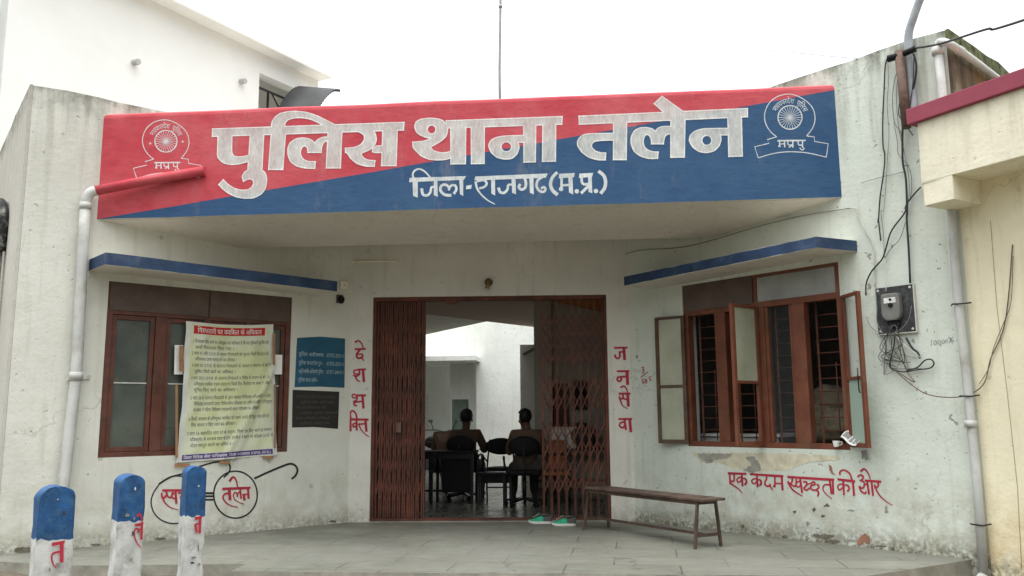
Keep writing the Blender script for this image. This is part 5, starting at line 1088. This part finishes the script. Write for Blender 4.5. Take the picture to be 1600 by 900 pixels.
# things at the right window
pn = thing('newspaper', 'folded newspaper hanging over the sill of the open right window', 'newspaper', tuple(FR.P(5.0, .98, .02)))
def npq(x, y, d): return FR.pt(x, y, d)
mb = MB(); q0, q1_, q2_, q3_ = npq(1313, 683, .03), npq(1322, 673, -.02), npq(1352, 681, .10), npq(1336, 698, .14); e0 = npq(1326, 690, .10)
def nsur(u, v): return (q0.lerp(q1_, v)).lerp(q3_.lerp(q2_, v), u) + FR.n*(.012*math.sin(u*5+v*3)) + Vector((0, 0, .012*math.sin(u*7)))
vs_ = [nsur(i/10, j/8) for j in range(9) for i in range(11)]; mb.add(vs_, [(j*11+i, j*11+i+1, (j+1)*11+i+1, (j+1)*11+i) for j in range(8) for i in range(10)], 0, True); kid(mb, 'sheet', M['news'], pn, recalc=False)
mb = MB()
for c_, (u0, u1, v0, v1) in enumerate(((.1, .45, .2, .8), (.5, .62, .15, .85), (.68, .8, .15, .85), (.85, .93, .2, .8))):
    vs_ = [nsur(u0+(u1-u0)*i/6, v0+(v1-v0)*j/4)+FR.n*.003+Vector((0, 0, .002)) for j in range(5) for i in range(7)]; mb.add(vs_, [(j*7+i, j*7+i+1, (j+1)*7+i+1, (j+1)*7+i) for j in range(4) for i in range(6)])
    kid(mb, 'printed_column', M['pencil'], pn, recalc=False); mb = MB()
a = FR.pt(1307, 701, .045); cp = thing('cup', 'small white cup on the sill of the right window', 'cup', (a.x, a.y, .915))
mb = MB(); mb.tube([(0, 0, .0), (0, 0, .055)], [.024, .034], 14, caps=False); mb.tube([(0, 0, .001), (0, 0, .004)], .023, 12); mb.build('body', M['cup'], cp); mb = MB(); mb.tube(cat([(.03, 0, .045), (.055, 0, .04), (.05, 0, .02), (.027, 0, .015)]), .005, 6); mb.build('handle', M['cup'], cp)
rg = thing('rag', 'dark grey rag hanging under the right window leaf', 'rag', tuple(FR.P(5.16, .8, .02))); mb = MB(); q = [(1347, 704), (1354, 703), (1357, 715), (1354, 719), (1351, 713), (1348, 717)]; mb.prism([FR.pt(x, y, .02) for x, y in q], FR.n*.02); kid(mb, 'cloth', M['dark'], rg, bevel=.004)
# sack and table inside the right room
sk = thing('sack', 'bulging khaki cloth sack behind the grille of the right window', 'sack', tuple(FR.P(4.85, .8, -.65)))
mb = MB(); c = FR.P(4.50, 1.12, -.60); mb.ell(c, (.27, .27, .26), 26, 18); mb.ell(c+Vector((.02, 0, .26)), (.20, .20, .15), 22, 14); mb.v = [v+(v-c).normalized()*(.07*mnoise.noise(v*5)+.05*mnoise.noise(Vector((v.x*9, v.y*9, v.z*22)))+.02*mnoise.noise(v*30)) for v in mb.v]; kid(mb, 'bag', M['sack'], sk)
mb = MB(); mb.bar(FR.P(4.2, .83, -.62), FR.P(5.0, .83, -.62), .5, .05); sb = kid(mb, 'shelf', M['dkwood'], st) 
tb = thing('office_table', 'pale topped table inside the room behind the right window', 'table', tuple(FR.P(3.3, 0, -1.3)))
mb = MB(); mb.box(FR, 2.85, 3.98, .985, 1.015, -1.30, -.42); kid(mb, 'top', M['paper'], tb, bevel=.004)
mb = MB(); mb.box(FR, 2.90, 3.93, .55, .975, -.48, -.46); kid(mb, 'front_panel', M['paper'], tb)
for t in (2.92, 3.91):
    for d in (-.52, -1.24): mb = MB(); mb.bar(FR.P(t, 0.0, d), FR.P(t, .985, d), .05, .05); kid(mb, 'leg', M['dkwood'], tb)
mon = thing('monitor', 'dark screen standing on the table behind the right window', 'monitor', tuple(FR.P(3.27, .965, -1.2)))
mb = MB(); mb.box(FR, 3.05, 3.50, 1.07, 1.36, -.92, -.88); kid(mb, 'screen', M['blk'], mon, bevel=.005); mb = MB(); mb.box(FR, 3.18, 3.37, 1.016, 1.03, -1.0, -.82); mb.box(FR, 3.25, 3.29, 1.03, 1.08, -.91, -.89); kid(mb, 'stand', M['blk'], mon)
# ------------------------------------------------------------------ furniture in the hall
def T(o): return o
def office_chair(loc, rz, label, wd=.44, bh=.27, bz=.83):
    o = thing('office_chair', label, 'chair', loc, rz, 'chairs in the hall')
    mb = MB(); mb.box(FY(0), -.23, .23, .43, .50, -.22, .22); mb.build('seat', M['blk'], o, bevel=.03)
    mb = MB(); mb.ell((0, -.235, bz), (wd/2, .035, bh/2), 24, 12); mb.v = [Vector((v.x, v.y-.10*(v.x/.22)**2*-.35, v.z)) for v in mb.v]; mb.build('backrest', M['blk'], o)
    mb = MB(); mb.bar((0, -.10, .42), (0, -.26, .42), .05, .015); mb.tube(cat([(0, -.25, .42), (0, -.28, .5), (0, -.265, .62), (0, -.255, bz)]), .018, 8); mb.build('back_stem', M['blackmetal'], o)
    for s_ in (-1, 1):
        mb = MB(); mb.tube(cat([(s_*.20, .12, .44), (s_*.27, .14, .50), (s_*.285, .10, .64), (s_*.285, -.05, .68), (s_*.28, -.20, .66), (s_*.26, -.25, .55), (s_*.22, -.14, .44)]), .016, 8); mb.build('armrest', M['blackmetal'], o)
    mb = MB(); mb.tube([(0, 0, .10), (0, 0, .43)], .028, 10); mb.build('column', M['blackmetal'], o)
    for i in range(5):
        a = 2*math.pi*i/5+.3; c, s_ = math.cos(a), math.sin(a)
        mb = MB(); mb.bar((.02*c, .02*s_, .11), (.27*c, .27*s_, .075), .045, .03); l = mb.build('base_leg', M['blackmetal'], o)
        mb = MB(); t = Vector((-s_, c, 0))*.018; mb.tube([Vector((.27*c, .27*s_, .03))-t, Vector((.27*c, .27*s_, .03))+t], .03, 10); mb.build('caster', M['blk'], l)
    return o
def visitor_chair(loc, rz, label):
    o = thing('visitor_chair', label, 'chair', loc, rz, 'chairs in the hall')
    mb = MB(); mb.ell((0, 0, .46), (.22, .22, .035), 22, 8); mb.build('seat', M['blk'], o)
    mb = MB(); mb.ell((0, -.25, .80), (.235, .03, .125), 24, 12); mb.v = [Vector((v.x, v.y+.05*(v.x/.22)**2, v.z)) for v in mb.v]; mb.build('backrest', M['blk'], o)
    for s_ in (-1, 1):
        mb = MB(); mb.tube(cat([(s_*.21, -.26, .0), (s_*.21, -.22, .30), (s_*.20, -.215, .55), (s_*.17, -.235, .85), (s_*.165, -.235, .90)]), .013, 8); mb.build('back_leg', M['blackmetal'], o)
        mb = MB(); mb.tube(cat([(s_*.22, .22, .0), (s_*.22, .21, .42), (s_*.25, .20, .60), (s_*.26, .08, .66), (s_*.25, -.10, .64), (s_*.205, -.216, .58)]), .013, 8); mb.build('arm_leg', M['blackmetal'], o)
    mb = MB(); mb.bar((-.21, -.22, .44), (.21, -.22, .44), .02, .02); mb.bar((-.22, .21, .42), (.22, .21, .42), .02, .02); mb.bar((-.21, -.235, .2), (.21, -.235, .2), .02, .02); mb.build('seat_frame', M['blackmetal'], o)
    return o
cR = on_y(817, 700, 11.95); cL = on_y(723, 700, 12.9); cM = on_y(779, 700, 13.0)
office_chair((cR.x, 12.15, .0), R_(4), 'black swivel chair under the seated man on the right'); office_chair((cL.x, 12.98, 0), R_(-6), 'black swivel chair under the seated man at the desk'); visitor_chair((cM.x, 13.1, 0), R_(12), 'empty black chair with an oval back between the two seated men')
dk = thing('desk', 'long dark office desk at the left inside the gate', 'desk', (-2.3, 12.5, 0))
xr = on_y(746, 740, 12.3).x; xl = -3.4; xm = on_y(690, 740, 12.3).x
mb = MB(); mb.bx(xl, xr-.05, 12.28, 12.85, .715, .75); kid(mb, 'top', M['dkwood'] if 0 else M['blk'], dk, bevel=.004)
mb = MB(); mb.bx(xm, xr-.09, 12.34, 12.37, .17, .714); kid(mb, 'modesty_panel', M['blk'], dk)
for x in (on_y(662, 740, 12.3).x, on_y(674, 740, 12.3).x, xr-.08):
    for y in (12.31, 12.82): mb = MB(); mb.bx(x-.02, x+.02, y-.02, y+.02, .0, .715); kid(mb, 'leg', M['blackmetal'], dk)
mb = MB(); mb.bx(xl, xr-.1, 12.55, 12.58, .16, .19); mb.bx(xl, xr-.1, 12.30, 12.32, .64, .712); kid(mb, 'rail', M['blackmetal'], dk)
lb = thing('low_bench', 'low dark bench between the desk and the right chair', 'bench', (-1.3, 12.4, 0))
x0, x1 = on_y(744, 740, 12.35).x, on_y(803, 740, 12.35).x
mb = MB(); mb.bx(x0, x1, 12.3, 12.62, .40, .44); kid(mb, 'top', M['blk'], lb, bevel=.004)
mb = MB(); mb.bx(x0, x1-.02, 12.33, 12.35, .30, .399); kid(mb, 'apron', M['blk'], lb)
for x in (x0+.05, x1-.05, x1-.14):
    for y in (12.34, 12.58): mb = MB(); mb.bx(x-.017, x+.017, y-.017, y+.017, .0, .40); kid(mb, 'leg', M['blackmetal'], lb)
stb = thing('steel_table', 'dark table with low rails behind the right gate leaf', 'table', (-.1, 12.8, 0))
x0, x1 = on_y(852, 704, 12.7).x, .75
mb = MB(); mb.bx(x0, x1, 12.6, 12.95, .735, .765); kid(mb, 'top', M['blk'], stb, bevel=.004)
mb = MB(); mb.bx(x0-.2, x1, 12.62, 12.65, .17, .21); mb.bx(x0-.2, x1, 12.62, 12.65, .30, .33); kid(mb, 'rail', M['blackmetal'], stb)
for x in (x0+.1, x1-.1):
    for y in (12.63, 12.92): mb = MB(); mb.bx(x-.02, x+.02, y-.02, y+.02, .0, .735); kid(mb, 'leg', M['blackmetal'], stb)
bx_ = thing('white_box', 'flat white carton on the dark table behind the right gate leaf', 'box', (-.2, 12.8, .765)); a = on_y(862, 668, 12.75); b = on_y(900, 680, 12.75)
mb = MB(); mb.bx(a.x, b.x, 12.7, 12.92, .767, a.z); kid(mb, 'carton', M['paper'], bx_, bevel=.004); mb = MB(); mb.bx(a.x-.004, b.x+.004, 12.695, 12.925, a.z-.03, a.z+.004); kid(mb, 'lid', M['paper'], bx_, bevel=.003)
bd = thing('bundle', 'dark rounded cloth bundle on the table behind the right gate leaf', 'bundle', (.05, 12.8, .765)); c = on_y(910, 692, 12.75)
mb = MB(); mb.ell((c.x, 12.78, .95), (.21, .16, .19), 20, 14); mb.v = [v+(v-Vector((c.x, 12.78, .95))).normalized()*.035*mnoise.noise(v*6) for v in mb.v]; kid(mb, 'cloth', M['trouser'], bd)
oc = thing('orange_chair', 'orange padded chair behind the edge of the right gate leaf', 'chair', (on_y(870, 700, 12.2).x, 12.2, 0), R_(0), 'chairs in the hall')
mb = MB(); mb.box(FY(0), -.14, .14, .72, .90, -.16, -.13); mb.box(FY(0), -.14, .14, .50, .68, -.16, -.13); mb.build('backrest', M['orangewood'], oc, bevel=.012); mb = MB(); mb.box(FY(0), -.2, .2, .42, .47, -.2, .2); mb.build('seat', M['orangewood'], oc, bevel=.015)
for sx in (-1, 1):
    for sy in (-1, 1): mb = MB(); mb.tube([(sx*.17, sy*.17, 0), (sx*.16, sy*.16, .42 if sy > 0 else .42)], .012, 8); mb.build('leg', M['blackmetal'], oc)
    mb = MB(); mb.tube([(sx*.13, .17, .42), (sx*.13, .165, .9)], .012, 8); mb.build('back_post', M['blackmetal'], oc)
# parked motorcycle in the courtyard, mostly hidden by the desk
mc = thing('motorcycle', 'parked motorcycle in the courtyard beyond the desk', 'motorcycle', (on_y(672, 720, 16).x, 16, 0), R_(62))
for x in (-.62, .62):
    mb = MB(); mb.tube([(x+.28*math.cos(a*math.pi/12), 0, .30+.28*math.sin(a*math.pi/12)) for a in range(25)], .045, 8, caps=False); wq = mb.build('wheel', M['blk'], mc)
    mb = MB(); mb.tube([(x, -.05, .30), (x, .05, .30)], .05, 10)
    for i in range(8): mb.tube([(x, 0, .3), (x+.26*math.cos(i*.785), 0, .3+.26*math.sin(i*.785))], .006, 5)
    mb.build('hub', M['steel'], wq)
mb = MB(); mb.ell((.14, 0, .78), (.27, .14, .13), 18, 10); mb.build('fuel_tank', M['tank'], mc); mb = MB(); mb.box(FY(0), -.62, -.06, .72, .80, -.12, .12); mb.build('saddle', M['blk'], mc, bevel=.03)
mb = MB(); mb.box(FY(0), -.15, .25, .28, .62, -.12, .12); mb.tube([(.1, .13, .3), (-.5, .16, .28), (-.75, .16, .32)], .04, 8); mb.build('engine', M['steel'], mc, bevel=.02)
for s_ in (-1, 1): mb = MB(); mb.tube([(.62, s_*.08, .30), (.42, s_*.08, .92)], .022, 8); mb.build('fork', M['steel'], mc); mb = MB(); mb.tube(cat([(.43, 0, .95), (.42, s_*.15, 1.0), (.30, s_*.36, 1.0)]), .013, 8); mb.build('handlebar', M['steel'], mc); mb = MB(); mb.tube([(.38, s_*.22, 1.0), (.40, s_*.30, 1.14)], .008, 6); mb.build('mirror_stem', M['blk'], mc); mb = MB(); mb.box(FY(0), .39, .41, 1.14, 1.20, -s_*.31-.05, -s_*.31+.05); mb.build('mirror', M['steel'], mc, bevel=.008)
mb = MB(); mb.ell((.52, 0, .86), (.07, .09, .09), 16, 10); mb.build('headlight', M['greyglass'], mc); mb = MB(); mb.tube([(.62+.34*math.cos(a), 0, .30+.34*math.sin(a)) for a in (.5, .9, 1.3, 1.7, 2.1, 2.5)], .03, 6); mb.build('mudguard', M['tank'], mc)

# ------------------------------------------------------------------ people
def skin_mesh(name, nodes, edges, mat, parent, sub=2):
    """nodes: {name: (pos, (rx, ry))} -> one continuous skinned surface"""
    ks = list(nodes); me = bpy.data.meshes.new('tmp'); me.from_pydata([nodes[k_][0] for k_ in ks], [(ks.index(a), ks.index(b)) for a, b in edges], [])
    o = bpy.data.objects.new('tmp', me); COL.objects.link(o)
    md = o.modifiers.new('s', 'SKIN'); sv = me.skin_vertices[0].data
    for i, k_ in enumerate(ks): sv[i].radius = nodes[k_][1]; sv[i].use_root = (i == 0)
    md.use_smooth_shade = True; m2 = o.modifiers.new('u', 'SUBSURF'); m2.levels = sub; m2.render_levels = sub
    res = bpy.data.meshes.new_from_object(o.evaluated_get(bpy.context.evaluated_depsgraph_get())); bpy.data.objects.remove(o)
    res.materials.clear(); res.materials.append(mat); res.name = name
    for p_ in res.polygons: p_.use_smooth = True; p_.material_index = 0
    r = bpy.data.objects.new(name, res); COL.objects.link(r); r.parent = parent; return r
def person(loc, rz, label, lean=(0, 0), head=(0, 0, 0), shirt=None, hands=None, armspread=.0, bow=0, yaw=0):
    o = thing('person', label, 'person', loc, rz, 'people seated in the hall'); lx, ly = lean
    h = Vector((lx*1.25+head[0], ly*1.25+head[1], 1.19+head[2]-bow)); hz = head
    yaw_ = hz[0]*-2 if False else 0
    N = {'pel': ((0, 0, .53), (.15, .11)), 'sp': ((lx*.4, ly*.4-.02, .74), (.135, .10)), 'ch': ((lx*.8, ly*.8-.02, .94), (.155, .105)), 'nb': ((lx, ly+.0, 1.04-bow*.3), (.075, .07)), 'nk': ((lx*1.1+head[0]*.4, ly*1.1+.02+head[1]*.4, 1.09-bow*.6), (.055, .058)),
         'hd1': ((h.x, h.y+.02, 1.155+head[2]-bow), (.070, .080)), 'hd2': ((h.x, h.y, 1.235+head[2]-bow), (.086, .098)), 'nose': ((h.x-.115*math.sin(R_(yaw)), h.y+.115*math.cos(R_(yaw)), 1.175+head[2]-bow), (.012, .014))}
    E = [('pel', 'sp'), ('sp', 'ch'), ('ch', 'nb'), ('nb', 'nk'), ('nk', 'hd1'), ('hd1', 'hd2'), ('hd1', 'nose')]
    for s_, n_ in ((-1, 'l'), (1, 'r')):
        hx = hands[n_] if hands else (s_*.16, .42, .74)
        N['sh'+n_] = ((lx*.9+s_*.185, ly*.9, .985), (.062, .062)); N['el'+n_] = ((lx*.6+s_*(.245+armspread), ly*.6+.10, .74), (.045, .045)); N['wr'+n_] = (hx, (.028, .024)); N['pa'+n_] = ((hx[0]-s_*.01, hx[1]+.07, hx[2]), (.036, .016))
        E += [('ch', 'sh'+n_), ('sh'+n_, 'el'+n_), ('el'+n_, 'wr'+n_), ('wr'+n_, 'pa'+n_)]
        for i, (fx, fl_) in enumerate(((-.030, .062), (-.010, .075), (.010, .070), (.030, .055))):
            N['f%d%s' % (i, n_)] = ((hx[0]-s_*.01+fx, hx[1]+.11+fl_*.4, hx[2]-.004), (.008, .008)); N['g%d%s' % (i, n_)] = ((hx[0]-s_*.01+fx, hx[1]+.11+fl_*.9, hx[2]-.025), (.007, .007)); E += [('pa'+n_, 'f%d%s' % (i, n_)), ('f%d%s' % (i, n_), 'g%d%s' % (i, n_))]
        N['th'+n_] = ((hx[0]-s_*.055, hx[1]+.075, hx[2]-.01), (.010, .010)); E.append(('pa'+n_, 'th'+n_))
        N['hp'+n_] = ((s_*.10, .04, .52), (.095, .085)); N['kn'+n_] = ((s_*.15, .44, .52), (.065, .065)); N['an'+n_] = ((s_*.15, .46, .11), (.042, .045)); N['to'+n_] = ((s_*.17, .60, .045), (.040, .030))
        E += [('pel', 'hp'+n_), ('hp'+n_, 'kn'+n_), ('kn'+n_, 'an'+n_), ('an'+n_, 'to'+n_)]
    skin_mesh('body', N, E, M['skin'], o)
    # clothes: the same skeleton grown a little thicker
    g = lambda k_, a=1.12, b=.012: (N[k_][0], (N[k_][1][0]*a+b, N[k_][1][1]*a+b))
    C = {k_: g(k_) for k_ in ('pel', 'sp', 'ch')}; C['nb'] = (N['nb'][0], (.088, .082)); CE = [('pel', 'sp'), ('sp', 'ch'), ('ch', 'nb')]
    for n_ in 'lr':
        for k_ in ('sh', 'el'): C[k_+n_] = g(k_+n_, 1.15, .012)
        w_ = Vector(N['el'+n_][0]).lerp(Vector(N['wr'+n_][0]), .75); C['cf'+n_] = (tuple(w_), (.046, .042)); CE += [('ch', 'sh'+n_), ('sh'+n_, 'el'+n_), ('el'+n_, 'cf'+n_)]
    skin_mesh('shirt', C, CE, shirt, o)
    C = {'pel': ((0, 0, .50), (.17, .125))}; CE = []
    for n_ in 'lr':
        for k_ in ('hp', 'kn', 'an'): C[k_+n_] = g(k_+n_, 1.15, .012)
        CE += [('pel', 'hp'+n_), ('hp'+n_, 'kn'+n_), ('kn'+n_, 'an'+n_)]
    skin_mesh('trousers', C, CE, M['trouser'], o)
    zc = 1.235+head[2]-bow
    mb = MB(); mb.ell((h.x, h.y-.010, zc+.005), (.100, .114, .104), 22, 16)
    keep = []
    for f in mb.f:
        c = sum((mb.v[i] for i in f), Vector())/len(f)-Vector((h.x, h.y, zc)); cy_ = c.y*math.cos(R_(yaw))-c.x*math.sin(R_(yaw)); keep.append(not (cy_ > .02 and c.z < .045) and c.z > -.085)
    idx = [i for i, k_ in enumerate(keep) if k_]; mb.f = [mb.f[i] for i in idx]; mb.m = [0]*len(idx); mb.sm = [True]*len(idx)
    mb.v = [v + (v-Vector((h.x, h.y, zc)))*(.10*mnoise.noise(v*30)+(.07 if v.z > zc+.05 else 0)) for v in mb.v]; mb.build('hair', M['hair'], o, recalc=False)
    for s_ in (-1, 1): mb = MB(); mb.ell((h.x+s_*.092*math.cos(R_(yaw)), h.y+.01+s_*.092*math.sin(R_(yaw)), zc-.055), (.012, .022, .033), 10, 8); mb.build('ear', M['skin'], o)
    return o
a = on_y(822, 660, 12.05)
PR_ = person((cR.x+.02, 12.17, .0), R_(8), 'seated man on the right in a tan shirt with his back turned', lean=(.02, -.06), head=(-.035, .02, .0), shirt=M['khaki2'], yaw=48)
PL_ = person((cL.x+.04, 13.0, .0), R_(-3), 'seated man at the dark desk in a khaki shirt with his back turned', lean=(.0, -.03), head=(.01, .0, .01), shirt=M['khaki'], armspread=.03, yaw=-15)
a = on_y(699, 690, 13.5)
PH_ = person((a.x-.02, 13.45, -.03), R_(-8), 'person in a khaki shirt bent forward beside the man at the desk', lean=(.0, .14), head=(.03, .16, -.0), shirt=M['khaki'], bow=.36)
